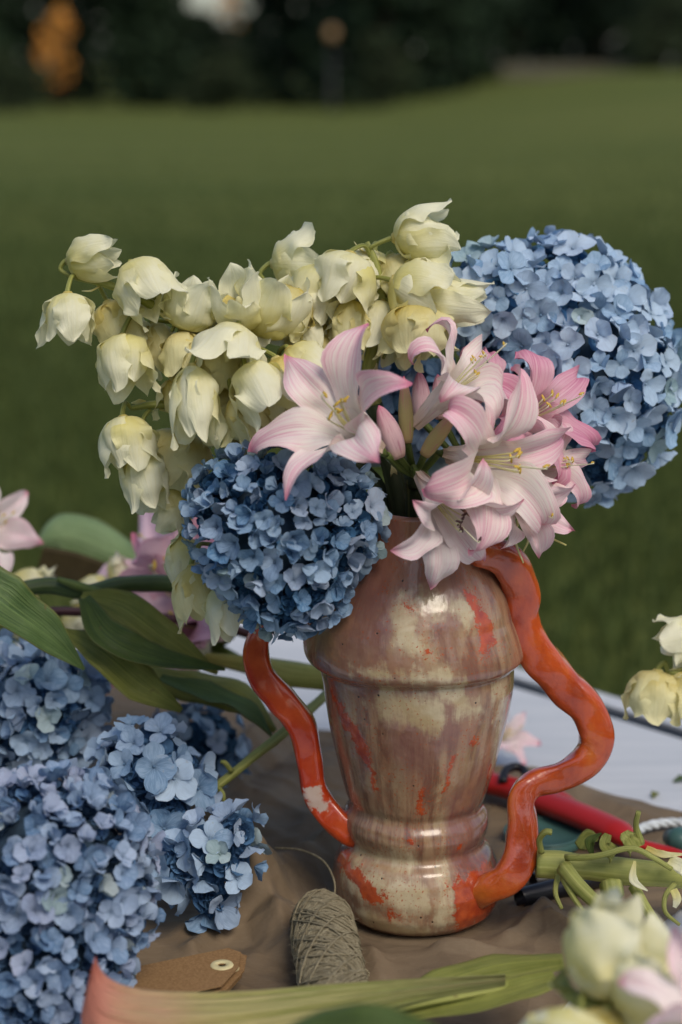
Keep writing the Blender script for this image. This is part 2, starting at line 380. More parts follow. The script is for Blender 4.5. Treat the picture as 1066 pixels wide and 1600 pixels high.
def tree(x, y, h, rad, label, mat='fol_dark', low=.05, n=1500, seed=0, size=.42, group='trees along the far edge of the lawn', name='tree', cat='tree'):
    rs_ = random.Random(seed); z = gz(x, y); t = thing(name, label, cat, (x, y, z), group)
    mb = MB(); top = Vector((rs_.uniform(-.4, .4), rs_.uniform(-.4, .4), h * .8))
    tube(mb, catmull([(0, 0, -.2), (0.05, 0, h * .35), top], 4), [rad * .09, rad * .06, .03], 7)
    for q in range(5):
        az = q * 1.256 + rs_.random(); b0 = Vector((0, 0, h * (.25 + .1 * q)))
        tube(mb, [b0, b0 + Vector((math.cos(az) * rad * .6, math.sin(az) * rad * .6, h * .15))], [rad * .035, .02], 5)
    link('trunk', mb.me('trunk', M['bark']), t)
    mb = MB()
    for q in range(7):
        az = q * .9 + rs_.random() * 6; zz_ = h * (low + (1 - low) * (q + .5) / 7); rr = rad * (.75 if q < 5 else .5)
        foliage(mb, (math.cos(az) * rad * .35, math.sin(az) * rad * .35, zz_), rr, rr, h * .16, n // 7, size, rs_)
    link('crown', mb.me('crown', M[mat], False, 'tone'), t)
    return t
TL = [  # x px at the far lawn edge, distance, height, radius, label
    (-60, 66, 11, 3.6, 'tall dark tree at the left edge of the far tree line'),
    (110, 72, 12, 3.0, 'dark tree behind the orange leaved tree'),
    (238, 67, 9, 1.7, 'dark tree left of the gap of bright sky'),
    (452, 70, 13, 2.5, 'dark tree right of the gap of bright sky'),
    (600, 64, 12, 2.8, 'dark tree behind the lamp post'),
    (680, 66, 12, 2.8, 'dark tree right of the lamp post'),
    (800, 74, 13, 3.3, 'dark tree behind the low pale wall'),
    (920, 76, 12, 3.3, 'second dark tree behind the low pale wall'),
    (1060, 68, 12, 3.2, 'dark tree at the right edge of the far tree line')]
for i, (px, d, h, r_, lb) in enumerate(TL):
    tree((px - 533) / F * d, d - 1.35, h, r_, lb, 'fol_dark', .06, 2400, i + 1)
for i, (px, d) in enumerate([(0, 84), (185, 86), (520, 84), (660, 82), (740, 86), (860, 88), (1000, 86), (800, 96), (930, 96)]):
    tree((px - 533) / F * d, d - 1.35, 14, 4.2 if px != 185 else 2.6, 'dark rear tree, ' + ['leftmost of the row', 'behind the gap in the front row', 'just left of the lamp post', 'just right of the lamp post', 'left of the low pale wall', 'straight behind the low pale wall', 'rightmost of the row', 'farthest, behind the left end of the pale wall', 'farthest, behind the right end of the pale wall'][i], 'fol_dark', .05, 1700, 40 + i, .6, 'rear row of dark trees')
tree((325 - 533) / F * 80, 78.6, 3.1, 3.0, 'low dark tree closing the bottom of the gap of bright sky', 'fol_dark', .05, 1500, 71, .4)
tree((100 - 533) / F * 61, 59.5, 2.9, .62, 'small tree with orange leaves at the far left of the lawn', 'fol_or', .32, 150, 77, .22)
tree((365 - 533) / F * 63, 61.5, 4.6, .42, 'slim orange leaved tree beside the gap of bright sky', 'fol_or', .62, 60, 78, .22)
for i, (px, d, h, r_, lb) in enumerate([(20, 60, 1.8, 1.6, 'dark rounded shrub at the left end of the lawn edge'), (340, 62, 1.7, 1.3, 'grey green shrub below the gap of bright sky'), (600, 60, 2.0, 1.2, 'dull green shrub beside the lamp post'), (1020, 62, 2.2, 1.3, 'dark shrub at the right end of the low pale wall')]):
    tree((px - 533) / F * d, d - 1.35, h, r_, lb, 'fol_mid', .1, 800, 60 + i, .2, 'shrubs at the far edge of the lawn', 'shrub', 'shrub')
# trees behind the photographer and to the sides (they close the meadow and show in the glaze)
for i in range(9):
    az = R(110 + i * 17.5 + 5); d = 22 + 4 * (i % 3)
    tree(math.sin(az) * d, math.cos(az) * d, 10 + (i % 3) * 2, 3.8, 'dark tree on the near side of the meadow, outside the photo', 'fol_dark', .08, 700, 90 + i, .8, 'trees around the meadow')
# lamp post
lx, ly = (519 - 533) / F * 58, 56.6; z0 = gz(lx, ly); lt = thing('lamp_post', 'dark lamp post with a dim amber lamp in front of the trees', 'lamp post', (lx, ly, z0))
mb = MB(); tube(mb, [(0, 0, 0), (0, 0, .25), (0, 0, .3), (0, 0, 1.95 + .0)], [.08, .08, .05, .035], 10); link('pole', mb.me('pole', M['black']), lt)
hz = 1.325 - math.sin(R(1)) * 0 + (-(52 - 800) / F * math.cos(PITCH) - math.sin(PITCH)) / (math.cos(PITCH)) * 58 - z0
k = N('amber_lamp'); k.base((.28, .17, .08), .5); k.b.inputs['Emission Color'].default_value = (1, .55, .22, 1); k.b.inputs['Emission Strength'].default_value = .05
bm = bmesh.new(); bmesh.ops.create_uvsphere(bm, u_segments=16, v_segments=10, radius=.16); bmesh.ops.scale(bm, vec=(1, 1, 1.15), verts=bm.verts); me = bpy.data.meshes.new('lamp_globe'); bm.to_mesh(me); me.materials.append(k.m)
lz = atY(517, 52, ly).z - z0
link('lamp_globe', me, lt, Matrix.Translation((0, 0, lz)))
mb = MB(); tube(mb, [(0, 0, 1.9), (0, 0, lz - .15), (0, 0, lz - .14)], [.035, .03, .09], 10); link('lamp_holder', mb.me('lamp_holder', M['black']), lt)
# low pale wall on the rise
wl = thing('garden_wall', 'low pale stone wall on the rise at the far right of the lawn', 'wall', ((880 - 533) / F * 64, 62.6, gz((880 - 533) / F * 64, 62.6)))
sm_ = mat_plain('pale_stone', (.13, .12, .085), .9, .1, .3, 3)
bm = bmesh.new(); bmesh.ops.create_cube(bm, size=1); bmesh.ops.bevel(bm, geom=bm.edges, offset=.05, segments=1); stm = bpy.data.meshes.new('stone_block'); bm.to_mesh(stm); stm.materials.append(sm_)
for i in range(9):
    link('stone_block', stm, wl, Matrix.Translation((-1.9 + i * .48, 0, .13)) @ Matrix.Diagonal((.46, .35, .42 + .04 * (i % 2), 1)))

# ---------------------------------------------------------------- table
A = onZ(1066, 1120); B = onZ(815, 1045); e1 = (B - A).normalized(); nrm = Vector((-e1.y, e1.x, 0)); nrm = nrm if nrm.y < 0 else -nrm
corner = B + e1 * .40; ex = -e1; 
tb = thing('table', 'white painted table with a black band along its far edge', 'table', (corner.x, corner.y, 0))
Mt = Matrix((( ex.x, nrm.x, 0, 0), (ex.y, nrm.y, 0, 0), (0, 0, 1, 0), (0, 0, 0, 1)))
if Mt.to_3x3().determinant() < 0: pass
def box(mb, c, s):
    x, y, z = c; a_, b_, c_ = s[0] / 2, s[1] / 2, s[2] / 2
    v = [(x + i * a_, y + j * b_, z + l * c_) for i in (-1, 1) for j in (-1, 1) for l in (-1, 1)]
    mb.add(v, [(0, 1, 3, 2), (4, 6, 7, 5), (0, 4, 5, 1), (2, 3, 7, 6), (0, 2, 6, 4), (1, 5, 7, 3)])
def orient(mb): mb.v = [Mt @ p for p in mb.v]; return mb
LX, LY = 1.5, .95
b1 = onZ(1066, 1152); b2 = onZ(1066, 1140); q1 = (b2 - corner).dot(nrm); q2 = (b1 - corner).dot(nrm); q1 -= .004; q2 += .004
def fixn(me):
    bm = bmesh.new(); bm.from_mesh(me); bmesh.ops.recalc_face_normals(bm, faces=bm.faces); bm.to_mesh(me); bm.free(); return me
mb = MB(); box(mb, (LX / 2, q1 / 2, TZ - .014), (LX, q1, .028)); link('edge_board', fixn(orient(mb).me('edge_board', M['table'], False)), tb)
mb = MB(); box(mb, (LX / 2, (q1 + q2) / 2, TZ - .016), (LX, q2 - q1 - .001, .026)); link('black_band', fixn(orient(mb).me('black_band', M['blackband'], False)), tb)
mb = MB(); box(mb, (LX / 2, (q2 + LY) / 2, TZ - .014), (LX, LY - q2, .028)); link('tabletop', fixn(orient(mb).me('tabletop', M['table'], False)), tb)
for (x, y) in ((.06, .06), (LX - .06, .06), (.06, LY - .06), (LX - .06, LY - .06)):
    mb = MB(); box(mb, (x, y, .36), (.05, .05, .724)); link('leg', fixn(orient(mb).me('leg', M['table'], False)), tb)

# kraft paper sheet, crumpled
def seg_d(p, a_, b_):
    ab = b_ - a_; t = max(0, min(1, (p - a_).dot(ab) / ab.dot(ab))); return (p - (a_ + ab * t)), t
FOLDS = []
for (p0, p1, hgt, wid) in [((395, 1425), (530, 1335), .026, .024), ((400, 1395), (455, 1500), .018, .02), ((310, 1260), (500, 1095), .030, .028), ((790, 1475), (850, 1445), .010, .012), ((700, 1500), (850, 1520), .012, .014), ((860, 1460), (930, 1490), .008, .008), ((300, 1500), (410, 1420), .010, .010), ((560, 1440), (600, 1560), .006, .010)]:
    FOLDS.append((onZ(*p0).to_2d(), onZ(*p1).to_2d(), hgt, wid))
def kraft_z(x, y):
    p = Vector((x, y)); h_ = 0
    for (a_, b_, hh, ww) in FOLDS:
        d_, t = seg_d(p, a_, b_); s_ = d_.length / ww; side = 1
        h_ += hh * max(0, 1 - s_ * (1 + .25 * noise.noise(Vector((x * 30, y * 30, 7))))) * (1 - .3 * t) if s_ < 1.4 else 0
    q = Vector((x * 9, y * 9, 3.3)); 
    c = abs(noise.noise(q)) * .008 + abs(noise.noise(q * 2.3)) * .003
    for i_, (an_, fr, am) in enumerate(((.35, 7, .006), (1.2, 11, .004), (2.1, 9, .005), (2.7, 19, .0024), (.8, 26, .0016), (1.7, 33, .0012))):
        wv_ = (x * math.cos(an_) + y * math.sin(an_)) * fr + 1.1 * noise.noise(Vector((x * 4, y * 4, i_ * 9.)))
        tr = abs(wv_ % 1 - .5) * 2; c += am * max(0, tr - .45) * 2.6 * max(0, .35 + 1.6 * noise.noise(Vector((x * 7, y * 7, 50 + i_ * 5.))))
    vd = math.hypot(x - .052, y + .062); f_ = max(0, min(1, (vd - .058) / .03))
    return TZ + .0015 + (h_ + c) * f_
K1 = onZ(1100, 1280).to_2d(); K2 = onZ(790, 1212).to_2d(); kdir = (K2 - K1).normalized(); kn = Vector((-kdir.y, kdir.x)); kn = kn if kn.y < 0 else -kn
far = K1 + kdir * .62
GX, GY = 300, 250; v = []
for j in range(GY + 1):
    for i in range(GX + 1):
        u_ = i / GX; w_ = j / GY; edge = .004 * noise.noise(Vector((u_ * 8, w_ * 9, 1)))
        p = K1 - kdir * .06 + kdir * (u_ * .74) + kn * (w_ * .50 + (1 - w_) * edge)
        v.append((p.x, p.y, kraft_z(p.x, p.y)))
f = [(j * (GX + 1) + i, j * (GX + 1) + i + 1, (j + 1) * (GX + 1) + i + 1, (j + 1) * (GX + 1) + i) for j in range(GY) for i in range(GX)]
kp = link('kraft_paper', fixn(mesh_from('kraft_paper', v, f, None, M['kraft']))); kp['label'] = 'creased brown kraft paper sheet spread under the vase on the table'; kp['category'] = 'paper'

# ---------------------------------------------------------------- vase
VX, VY = .052, -.062
VB = TZ + .003
def zof(py, Y=VY): return atY(650, py, Y).z
prof_px = [  # silhouette row, half width px
    (1450, 108), (1442, 120), (1424, 129), (1395, 131), (1370, 127), (1350, 118), (1341, 106), (1332, 104), (1322, 110), (1308, 114), (1292, 112), (1281, 104), (1272, 103), (1262, 108),
    (1216, 121), (1166, 133), (1115, 144), (1080, 149), (1056, 152), (1045, 152), (1042, 158), (1036, 168), (1026, 172), (1014, 172), (1000, 170), (975, 165), (950, 158), (925, 148), (900, 134), (875, 117), (855, 104), (838, 96), (818, 92), (800, 91), (792, 91)]
prof = []
for py, hw in prof_px:
    z = zof(py); t = (Vector((VX, VY, z)) - CAM).dot(FWD); prof.append((hw / F * t, z))
zb = prof[0][1]; ztop = prof[-1][1]
prof = [(r_, TZ + .004 + (z - zb) * (ztop - TZ - .004) / (ztop - zb)) for r_, z in prof]
zs = [p[1] for p in prof]; rsx = [p[0] for p in prof]
NV = 340; SEG = 200
zl = list(np.linspace(zs[0], zs[-1], NV)); 
def rad_at(z): return float(np.interp(z, zs, rsx))
rl = [rad_at(z) for z in zl]
rl = list(np.convolve(np.pad(rl, 2, mode='edge'), [.15, .2, .3, .2, .15], 'valid'))
def vcx(z): # handmade lean
    s = (z - TZ) / .27; return VX + np.interp(s, [0, .3, .42, .62, .8, 1], [.0008, -.0012, -.0005, .0002, -.0055, -.002])
def vert(z, r_, ph):
    wob = 1 + .012 * noise.noise(Vector((math.cos(ph) * 1.3, math.sin(ph) * 1.3, z * 22))) + .006 * noise.noise(Vector((math.cos(ph) * 3.5, math.sin(ph) * 3.5, z * 60)))
    zz_ = z + .0018 * noise.noise(Vector((math.cos(ph) * 1.2, math.sin(ph) * 1.2, z * 8 + 5))) * min(1, (z - TZ) / .03)
    return Vector((vcx(z) + r_ * wob * math.sin(ph), VY - r_ * wob * math.cos(ph), zz_))
v = []; uv = []
rings = [(z, r_, 0) for z, r_ in zip(zl, rl)]
TH = .0045
rings += [(zl[-1] + .002, rl[-1] - TH * .5, 1), (zl[-1], rl[-1] - TH, 1)] + [(z, r_ - TH, 1) for z, r_ in list(zip(zl, rl))[::-8][1:-1]]
for z, r_, ins in rings:
    for j in range(SEG):
        ph = -math.pi + 2 * math.pi * j / SEG; v.append(vert(z, r_, ph)); uv.append((ph * .06, z if not ins else z + 2))
nr_ = len(rings)
f = [(i * SEG + j, i * SEG + (j + 1) % SEG, (i + 1) * SEG + (j + 1) % SEG, (i + 1) * SEG + j) for i in range(nr_ - 1) for j in range(SEG)]
f.append(tuple(range(SEG))[::-1]); f.append(tuple((nr_ - 1) * SEG + j for j in range(SEG)))
def hit(px, py):
    z = zof(py); 
    for _ in range(12):
        r_ = rad_at(z); t = (Vector((VX, VY - r_ * .8, z)) - CAM).dot(FWD); X = (px - 533) / F * t
        sp = max(-.985, min(.985, (X - vcx(z)) / r_)); Y = VY - r_ * math.sqrt(1 - sp * sp); z = max(TZ, atY(px, py, Y).z)
    return math.asin(sp) * .06, z
k = N('streaked_glaze'); uvn = k.n('ShaderNodeUVMap').outputs[0]
oc = k.coord()
wn_ = k.n('ShaderNodeTexNoise', {'Vector': uvn, 'Scale': 90, 'Detail': 4, 'Roughness': .6}).outputs['Color']
dis = k.n('ShaderNodeVectorMath', {0: wn_, 1: (.5, .5, .5)}, operation='SUBTRACT').outputs[0]
dis = k.n('ShaderNodeVectorMath', {0: dis, 'Scale': .022}, operation='SCALE').outputs[0]
pv = k.n('ShaderNodeVectorMath', {0: uvn, 1: dis}, operation='ADD').outputs[0]
sep = k.n('ShaderNodeSeparateXYZ', {0: pv}); PXs, PYs = sep.outputs[0], sep.outputs[1]
streaks = [((518, 1080), (540, 1120), 9), ((540, 1120), (566, 1165), 13), ((566, 1165), (574, 1190), 10), ((574, 1190), (586, 1230), 5), ((534, 1340), (560, 1375), 12), ((560, 1375), (585, 1405), 9), ((600, 1398), (602, 1400), 4), ((612, 1428), (616, 1431), 4), ((735, 925), (756, 970), 8), ((756, 970), (764, 1000), 13), ((764, 1000), (754, 1016), 8),
           ((708, 1180), (690, 1238), 3.5), ((656, 1238), (656, 1270), 4.5), ((741, 1160), (744, 1162), 5), ((634, 943), (644, 945), 3), ((661, 1014), (663, 1018), 4), ((612, 1432), (614, 1436), 4), ((508, 1070), (540, 1270), 4),
           ((800, 1090), (786, 1180), 4), ((768, 1195), (757, 1245), 4), ((698, 1382), (698, 1385), 2), ((640, 1312), (644, 1313), 3), ((716, 1320), (720, 1322), 4), ((726, 1392), (722, 1452), 18), ((745, 1390), (745, 1450), 24), ((768, 1392), (768, 1440), 24), ((742, 1378), (770, 1360), 14)]
dmin = None
for (p0, p1, wd_) in streaks:
    a_ = hit(*p0); b_ = hit(*p1); abx, aby = b_[0] - a_[0], b_[1] - a_[1]; L2 = abx * abx + aby * aby + 1e-9
    dx = k.math('SUBTRACT', PXs, a_[0]); dy = k.math('SUBTRACT', PYs, a_[1])
    t = k.math('ADD', k.math('MULTIPLY', dx, abx / L2), k.math('MULTIPLY', dy, aby / L2), clamp=True)
    ex_ = k.math('SUBTRACT', dx, k.math('MULTIPLY', t, abx)); ey_ = k.math('SUBTRACT', dy, k.math('MULTIPLY', t, aby))
    d_ = k.math('SQRT', k.math('ADD', k.math('MULTIPLY', ex_, ex_), k.math('MULTIPLY', ey_, ey_)))
    d_ = k.math('SUBTRACT', d_, wd_ / 2300)
    dmin = d_ if dmin is None else k.math('MINIMUM', dmin, d_)
fine = k.noise(uvn, 500, 3, .7)
paint = k.sm(k.math('ADD', dmin, k.math('MULTIPLY', k.math('SUBTRACT', fine, .5), .013)), .0007, -.0007)
halo = k.sm(dmin, .014, -.002, 0, .30)
vs = k.noise(k.scale(uvn, (1, .13, 1)), 110, 6, .7, .3)          # vertical brush streaks
vb = k.noise(uvn, 26, 4, .6, .5); vc = k.noise(k.scale(uvn, (1, .5, 1)), 14, 3, .5)
c = k.mix(k.sm(vs, .36, .62), (.17, .080, .052), (.36, .235, .135))
c = k.mix(k.sm(vb, .54, .66, 0, .5), c, (.48, .38, .22)); c = k.mix(k.sm(vc, .46, .60, 0, .75), c, (.22, .098, .082))
c = k.mix(k.sm(k.noise(k.scale(uvn, (1, .6, 1)), 52, 5, .65), .5, .66, 0, .6), c, (.34, .18, .10))
zc = sep.outputs[1]
c = k.mix(k.sm(zc, TZ + .235, TZ + .26, 0, .75), c, (.26, .11, .075))     # browner towards the neck
cm = None  # cream glaze patches, including highlights painted onto the ring
for (p0, p1, wd_) in [((625, 960), (640, 1005), 17), ((660, 940), (725, 955), 12), ((560, 1045), (700, 1062), 7), ((610, 1100), (670, 1120), 24), ((700, 1085), (735, 1110), 14), ((520, 1130), (530, 1200), 9), ((560, 1330), (640, 1345), 8), ((545, 1370), (650, 1400), 22), ((690, 1360), (690, 1440), 12), ((560, 1430), (660, 1455), 9), ((785, 1070), (770, 1200), 9)]:
    a_ = hit(*p0); b_ = hit(*p1); abx, aby = b_[0] - a_[0], b_[1] - a_[1]; L2 = abx * abx + aby * aby + 1e-9
    dx = k.math('SUBTRACT', PXs, a_[0]); dy = k.math('SUBTRACT', PYs, a_[1])
    t = k.math('ADD', k.math('MULTIPLY', dx, abx / L2), k.math('MULTIPLY', dy, aby / L2), clamp=True)
    ex_ = k.math('SUBTRACT', dx, k.math('MULTIPLY', t, abx)); ey_ = k.math('SUBTRACT', dy, k.math('MULTIPLY', t, aby))
    d_ = k.math('SUBTRACT', k.math('SQRT', k.math('ADD', k.math('MULTIPLY', ex_, ex_), k.math('MULTIPLY', ey_, ey_))), wd_ / 2300)
    cm = d_ if cm is None else k.math('MINIMUM', cm, d_)
cmk = k.sm(k.math('ADD', cm, k.math('MULTIPLY', k.math('SUBTRACT', vs, .5), .034)), .006, -.005)
c = k.mix(k.math('MULTIPLY', cmk, .85), c, k.mix(k.sm(vb, .4, .6), (.46, .36, .19), (.58, .50, .32)))
spk = k.noise(uvn, 520, 3, .6); spm = k.noise(uvn, 40, 3, .6)
c = k.mix(k.math('MULTIPLY', k.sm(spk, .58, .66), k.sm(spm, .42, .58, .06, .95)), c, (.36, .075, .02))
c = k.mix(k.math('MULTIPLY', k.sm(fine, .5, .6), halo), c, (.50, .07, .015))
pin = k.n('ShaderNodeTexVoronoi', {'Vector': uvn, 'Scale': 95.0}).outputs[0]
c = k.mix(k.sm(pin, .075, .05), c, (.03, .02, .015))
oran = k.ramp(k.noise(uvn, 120, 4, .6), [(.3, (.30, .026, .006)), (.7, (.54, .085, .013))])
c = k.mix(k.math('MULTIPLY', paint, .93), c, oran)
k.base(c, k.math('ADD', k.math('MULTIPLY', vb, .2), .12), .5)
k.b.inputs['Coat Weight'].default_value = .6; k.b.inputs['Coat Roughness'].default_value = .04
hgt = k.math('ADD', k.noise(k.scale(uvn, (1, .8, 1)), 60, 3, .5), k.math('MULTIPLY', paint, .12)); hgt = k.math('ADD', hgt, k.math('MULTIPLY', vs, .2)); hgt = k.math('SUBTRACT', hgt, k.math('MULTIPLY', k.sm(pin, .09, .05), .3))
k.bump(hgt, .45, .0035)
vase = thing('vase', 'handmade glazed ceramic vase, brown and cream with two wavy orange handles', 'vase', (VX, VY, TZ + .003))
Lv = local((VX, VY, TZ + .003))
link('body', mesh_from('body', [Lv @ p for p in v], f, uv, k.m), vase)
# shelf creases are in the profile; handles
def handle(pts, radii, flat, mat, chipc, chipr, label=None, fd=(0, 1, 0)):
    P = catmull([atY(x, y, VY + o) for x, y, o in pts], 12); mb = MB(); n = len(P)
    tube(mb, P, radii, 28, flat, True, .16, 0, fd, sq=.6); mb.v = [Lv @ p for p in mb.v]
    me = mb.me('handle', mat); 
    cp = Lv @ (min(P, key=lambda p: (p.x - chipc.x) ** 2 + (p.z - chipc.z) ** 2) + Vector((0, -.006, 0))) if chipc is not None else None
    me.attributes.new('chip', 'FLOAT', 'POINT').data.foreach_set('value', [max(0, 1 - (Vector(p) - cp).length / chipr) if cp is not None else 0. for p in mb.v])
    return link('handle', me, vase, label=label)
px2m = 1.345 / F
handle([(733, 862, -.026), (752, 862, -.030), (790, 876, -.022), (813, 915, -.015), (815, 965, -.012), (835, 1015, -.010), (880, 1068, -.010), (917, 1110, -.012), (933, 1150, -.014), (918, 1188, -.016), (876, 1213, -.019), (833, 1226, -.022), (815, 1250, -.026), (816, 1300, -.032), (810, 1345, -.038), (792, 1374, -.042), (764, 1389, -.041), (742, 1402, -.034), (722, 1412, -.016)],
       [r_ * px2m for r_ in (20, 26, 31, 31, 29, 31, 32, 31, 29, 27, 22, 22, 24, 28, 29, 26, 25, 23, 16)], .72, M['orange'], None, .016, 'right orange glazed handle', )
handle([(500, 985, .0), (462, 955, .004), (425, 968, .006), (402, 1005, .004), (408, 1052, .002), (438, 1092, 0), (470, 1130, -.002), (482, 1180, -.004), (492, 1235, -.006), (515, 1272, -.008), (550, 1300, -.012), (566, 1310, -.012)],
       [r_ * px2m for r_ in (20, 19, 19, 20, 22, 25, 25, 22, 21, 22, 24, 18)], .8, M['redglaze'], atY(507, 1252, VY - .026), .019, 'left red-orange handle with a chipped white patch')

# ---------------------------------------------------------------- hydrangeas
def floret_mesh(seed, op, mat, cup=1.0):
    rs_ = random.Random(seed); V = []; Fc = []; U = []; T_ = []
    for q in range(4):
        o = op + rs_.uniform(-.42, .30); L = 1 * rs_.uniform(.78, 1.12); W = rs_.uniform(.42, .60)
        th = lambda s, o=o, cp=rs_.uniform(-.3, .45) * cup: o * min(1, .5 + s * 1.2) - cp * s
        v_, f_, u_ = petal(L, W, th, .04, 6, 5, ip((0, .16), (.2, .55), (.45, .95), (.65, 1), (.85, .75), (.95, .42), (1, .12)), .55, .16, rs_.random() * 50, rs_.uniform(-.4, .4), .6)
        m = Matrix.Rotation(q * math.pi / 2 + rs_.uniform(-.13, .13), 4, 'Z') @ Matrix.Translation((0, 0, .015 * (q % 2)))
        o_ = len(V); V += [m @ p for p in v_]; Fc += [tuple(i + o_ for i in t_) for t_ in f_]; U += u_; T_ += [rs_.random()] * len(v_)
    bm = bmesh.new(); bmesh.ops.create_icosphere(bm, subdivisions=1, radius=.075); bv = [Vector(x.co) + Vector((0, 0, .06)) for x in bm.verts]; bf = [tuple(x.index for x in g_.verts) for g_ in bm.faces]; bm.free()
    o_ = len(V); V += bv; Fc += [tuple(i + o_ for i in t_) for t_ in bf]; U += [(0, .1)] * len(bv); T_ += [.2] * len(bv)
    return mesh_from('floret', V, Fc, U, mat, True, {'tone': T_})
FLO = {}
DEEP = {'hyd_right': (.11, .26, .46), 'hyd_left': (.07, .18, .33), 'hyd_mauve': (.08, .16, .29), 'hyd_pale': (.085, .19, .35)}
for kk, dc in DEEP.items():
    k = N(kk + '_inner'); k.base(k.mix(k.attr('tone'), tuple(x * .6 for x in dc), tuple(min(1, x * 2.2) for x in dc)), .65, .2); M[kk + '_inner'] = k.m  # inner florets coloured darker, as if shaded by the outer layer
def florets(key, n=14, op=(1.0, 1.5), cup=1):
    if (key, op) not in FLO: FLO[(key, op)] = [floret_mesh(i * 13 + hash(key) % 1 + 5, op[0] + (op[1] - op[0]) * i / (n - 1), M[key], cup) for i in range(n)]
    return FLO[(key, op)]
def hydrangea(label, spheres, key, size, spacing, stem, op=(1.0, 1.5), maxn=300, jit=.35, seed=0, lit=None, group='cut hydrangea heads', squash=1.0):
    rs_ = random.Random(seed); c0 = Vector((0, 0, 0)); tot = 0
    for c, r_ in spheres: c0 += Vector(c) * r_; tot += r_
    c0 /= tot; root = thing('hydrangea', label, 'hydrangea', c0, group); V = florets(key, op=op)
    pts = []; cand = []
    for c, r_ in spheres:
        c = Vector(c)
        m = 2600
        for i in range(m):
            z = 1 - 2 * (i + .5) / m; rr = math.sqrt(1 - z * z); ph = i * 2.399963
            d = Vector((rr * math.cos(ph), rr * math.sin(ph), z)); p = c + d * r_
            if any((p - Vector(c2)).length < r2 * .93 for c2, r2 in spheres if Vector(c2) != c): continue
            if p.z < TZ + .012: continue
            cand.append((p, d))
    rs_.shuffle(cand)
    cam_side = lambda p, d: d.dot((CAM - p).normalized())
    cand = [x for x in cand if cam_side(*x) > -.2]
    for p, d in cand:
        if all((p - q).length > spacing for q, _, _ in pts): pts.append((p, d, 0))
    pts.sort(key=lambda x: -cam_side(x[0], x[1]))
    xv = []; xf = []; xu = []; xt = []
    for ip_, (p, d, _) in enumerate(pts):
        p = p + d * rs_.uniform(-.25, .2) * size
        dd = (d + Vector((rs_.gauss(0, 1), rs_.gauss(0, 1), rs_.gauss(0, 1))) * jit).normalized()
        s_ = size * rs_.uniform(.74, 1.18)
        if ip_ >= maxn:
            src = rs_.choice(V); mm = axis_matrix(p - c0, dd, rs_.random() * 6.28, s_); o_ = len(xv); xv += [mm @ q.co for q in src.vertices]; xf += [tuple(i + o_ for i in pl.vertices) for pl in src.polygons]
            uu = [None] * len(src.vertices)
            for lp, ud in zip(src.loops, src.uv_layers[0].data): uu[lp.vertex_index] = tuple(ud.uv)
            xu += uu; xt += [a_.value for a_ in src.attributes['tone'].data]; continue
        link('floret', rs_.choice(V), root, axis_matrix(p - c0, dd, rs_.random() * 6.28, s_))
    if xv: link('outer_florets', mesh_from('outer_florets', xv, xf, xu, M[key], True, {'tone': xt}), root, kind='stuff')
    # second, deeper layer joined
    mbv = []; mbf = []; mu = []; mt = []
    src = V[2]; sv = [x.co.copy() for x in src.vertices]; sf = [tuple(pl.vertices) for pl in src.polygons]
    for p, d in cand[:int(60 + tot * 3200)]:
        if len(mbv) > 60000: break
        mm = axis_matrix(p - d * size * rs_.uniform(.75, 1.1) - c0, (d + Vector((rs_.gauss(0, .4), rs_.gauss(0, .4), rs_.gauss(0, .4)))).normalized(), rs_.random() * 6, size * .85)
        o_ = len(mbv); mbv += [mm @ q for q in sv]; mbf += [tuple(i + o_ for i in t_) for t_ in sf]; mt += [rs_.random() * .4] * len(sv); mu += [(.5, .3)] * len(sv)
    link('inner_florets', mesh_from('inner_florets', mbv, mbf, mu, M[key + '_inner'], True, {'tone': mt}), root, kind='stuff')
    mb = MB()
    for c, r_ in spheres:
        bm = bmesh.new(); bmesh.ops.create_icosphere(bm, subdivisions=3, radius=max(.005, r_ - size * 1.15)); mb.add([Vector(x.co) + Vector(c) - c0 for x in bm.verts], [tuple(x.index for x in g_.verts) for g_ in bm.faces]); bm.free()
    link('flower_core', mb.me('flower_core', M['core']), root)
    if stem:
        mb = MB(); tube(mb, [p - c0 for p in catmull(stem, 6)], [.004, .0035, .004], 8); link('stem', mb.me('stem', M['stem_d']), root)
    return root
VT = Vector((VX, VY, ztop))
inv = Vector((VX, VY, TZ + .12))
def sp(px, py, rpx, t): return (dep(px, py, t), rpx / F * t)
tR = 1.40; tL = 1.235
hydrangea('large sky blue hydrangea head at the upper right of the vase', [sp(790, 480, 92, 1.40), sp(868, 500, 125, 1.42), sp(905, 585, 150, 1.42), sp(960, 630, 96, 1.42), sp(940, 692, 74, 1.42), sp(735, 455, 48, 1.39)],
          'hyd_right', .0142, .0124, [dep(900, 600, 1.42), dep(760, 800, 1.38), inv], (1.15, 1.55), 300, .30, 1)
hydrangea('deep blue hydrangea head hanging over the left front of the vase', [sp(436, 828, 130, 1.275), sp(505, 815, 88, 1.275), sp(452, 895, 92, 1.27), sp(366, 785, 68, 1.28)],
          'hyd_left', .0102, .0092, [dep(470, 840, 1.27), dep(600, 800, 1.31), inv + Vector((-.01, 0, 0))], (.75, 1.35), 300, .5, 2)
hydrangea('dark blue hydrangea head deep inside the bouquet behind the lily buds', [sp(560, 620, 88, 1.43), sp(650, 640, 80, 1.43), sp(490, 600, 55, 1.42)],
          'hyd_left', .0145, .0135, [dep(600, 650, 1.43), dep(620, 800, 1.38), inv], (1.0, 1.5), 160, .4, 9)
hydrangea('big mauve blue hydrangea head lying at the lower left corner', [sp(75, 1372, 160, 1.20), sp(55, 1485, 140, 1.19), sp(155, 1415, 82, 1.20)],
          'hyd_mauve', .0106, .0094, None, (.7, 1.35), 300, .5, 3)
